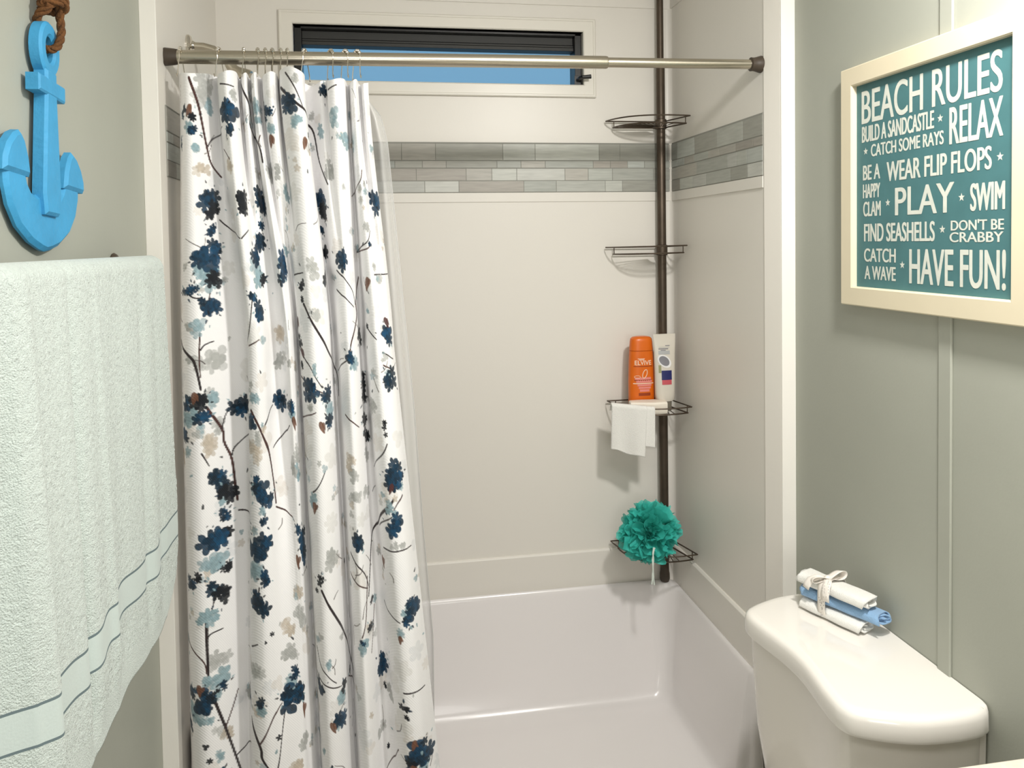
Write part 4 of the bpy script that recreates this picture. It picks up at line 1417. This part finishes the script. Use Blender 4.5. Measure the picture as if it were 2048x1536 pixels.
# ribbon with a bow around the bundle
rb = None
RC = A0.lerp(A1, .40)
BZ0, BZ1 = LT + .0008, LT + .0875
def strip(path, half, wdir, m, name, parent, thick=.0008, taper=None):
    """flat ribbon: path of points, width along wdir"""
    v, fc = [], []
    for i, p in enumerate(path):
        wd = wdir[i] if isinstance(wdir, list) else wdir
        hw = half if taper is None else half * taper[i]
        for s in (-1, -.33, .33, 1):
            v.append(tuple(Vector(p) + wd * hw * s))
    for i in range(len(path) - 1):
        for s in range(3):
            fc.append((i * 4 + s, i * 4 + s + 1, (i + 1) * 4 + s + 1, (i + 1) * 4 + s))
    bb = MB()
    bb.add(v, fc)
    o = bb.build(name, m, parent, angle=80)
    sd = o.modifiers.new('thickness', 'SOLIDIFY')
    sd.thickness = thick
    sd.offset = 0
    return o, v
rb = empty('bow_ribbon', tuple(RC + Vector((0, 0, LT))), 'white dotted ribbon tied in a bow around the rolled washcloths', 'ribbon')
zc, hh = (BZ0 + BZ1) / 2, (BZ1 - BZ0) / 2 + .001
band = []
for i in range(41):
    a = 2 * math.pi * i / 40
    c_, s_n = math.cos(a), math.sin(a)
    band.append(RC + AN * (.003 + .0375 * math.copysign(abs(c_) ** .5, c_)) + Vector((0, 0, zc + hh * math.copysign(abs(s_n) ** .55, s_n))))
strip(band, .0100, AD, M['ribbon'], 'band', rb)
K = RC + AN * (-.012) + Vector((0, 0, BZ1 + .003))
def bow_loop(dirv, length, hgt, side):
    path, wd = [], []
    for i in range(19):
        f = i / 18
        a = 2 * math.pi * f
        r_ = math.sin(math.pi * f)
        p = K + dirv * length * r_ + Vector((0, 0, hgt * math.sin(a) * .8 + .010 * r_ * 0))
        path.append(p)
        wd.append((side + Vector((0, 0, .25))).normalized())
    return path, wd
d1 = (AN * .8 + AD * .25 + Vector((0, 0, .12))).normalized()
d2 = (-AN * .8 - AD * .75 - Vector((0, 0, .25))).normalized()
for dv, ln, hg in ((d1, .042, .012), (d2, .036, .008)):
    p, wd = bow_loop(dv, ln, hg, AD if dv is d1 else (AD * .6 - AN * .4))
    strip(p, .0100, wd, M['ribbon'], 'bow_loop', rb)
tail = [K + Vector((0, 0, .002)), K - AN * .012 + AD * .010 + Vector((0, 0, -.001)), K - AN * .024 + AD * .014 + Vector((0, 0, -.010)), K - AN * .029 + AD * .015 + Vector((0, 0, -.026)), K - AN * .029 + AD * .016 + Vector((0, 0, -.040))]
strip(tail, .0105, AD, M['ribbon'], 'bow_tail', rb)
tail2 = [K, K - AN * .010 - AD * .016 + Vector((0, 0, .001)), K - AN * .0215 - AD * .030 + Vector((0, 0, -.008)), K - AN * .0265 - AD * .036 + Vector((0, 0, -.022)), K - AN * .027 - AD * .039 + Vector((0, 0, -.030))]
strip(tail2, .0085, (AD + Vector((0, 0, -.3))).normalized(), M['ribbon'], 'bow_tail', rb)
b = MB()
b.sphere(K, .0075, 10)
b.build('knot', M['ribbon'], rb)
db = MB()
for i in range(24):
    f = rnd.uniform(.05, .98) * (len(tail) - 1)
    j = min(int(f), len(tail) - 2)
    p = Vector(tail[j]).lerp(Vector(tail[j + 1]), f - j) + AD * rnd.uniform(-.0095, .0095)
    q = Vector(tail[j + 1]) - Vector(tail[j])
    nrm = AD.cross(q).normalized()
    if nrm.dot(-AN + Vector((0, 0, .6))) < 0:
        nrm = -nrm
    db.lathe([(.0003, .0009), (.0007, .0009)], p, nrm, 8)
for i in range(16):
    z = rnd.uniform(BZ0 + .01, BZ0 + .05)
    a0 = RC + AN * (.003 - .0375) + AD * rnd.uniform(-.007, .007)
    db.lathe([(.0003, .0009), (.0011, .0009)], (a0.x, a0.y, z), -AN, 8)
db.build('dot_print', M['dot'], rb)

# ------------------------------------------------------------ vanity at the near right
va = empty('vanity', (.82, .6, 0), 'white vanity with a pale speckled countertop beside the toilet', 'vanity')
b = MB()
b.box((.60, .20, .0), (XR - .002, 1.065, .81))
b.build('cabinet', M['cabinet'], va, bevel=.003)
b = MB()
b.box((.56, .17, .812), (XR - .001, 1.087, .85))
b.build('countertop', M['counter'], va, bevel=.006)
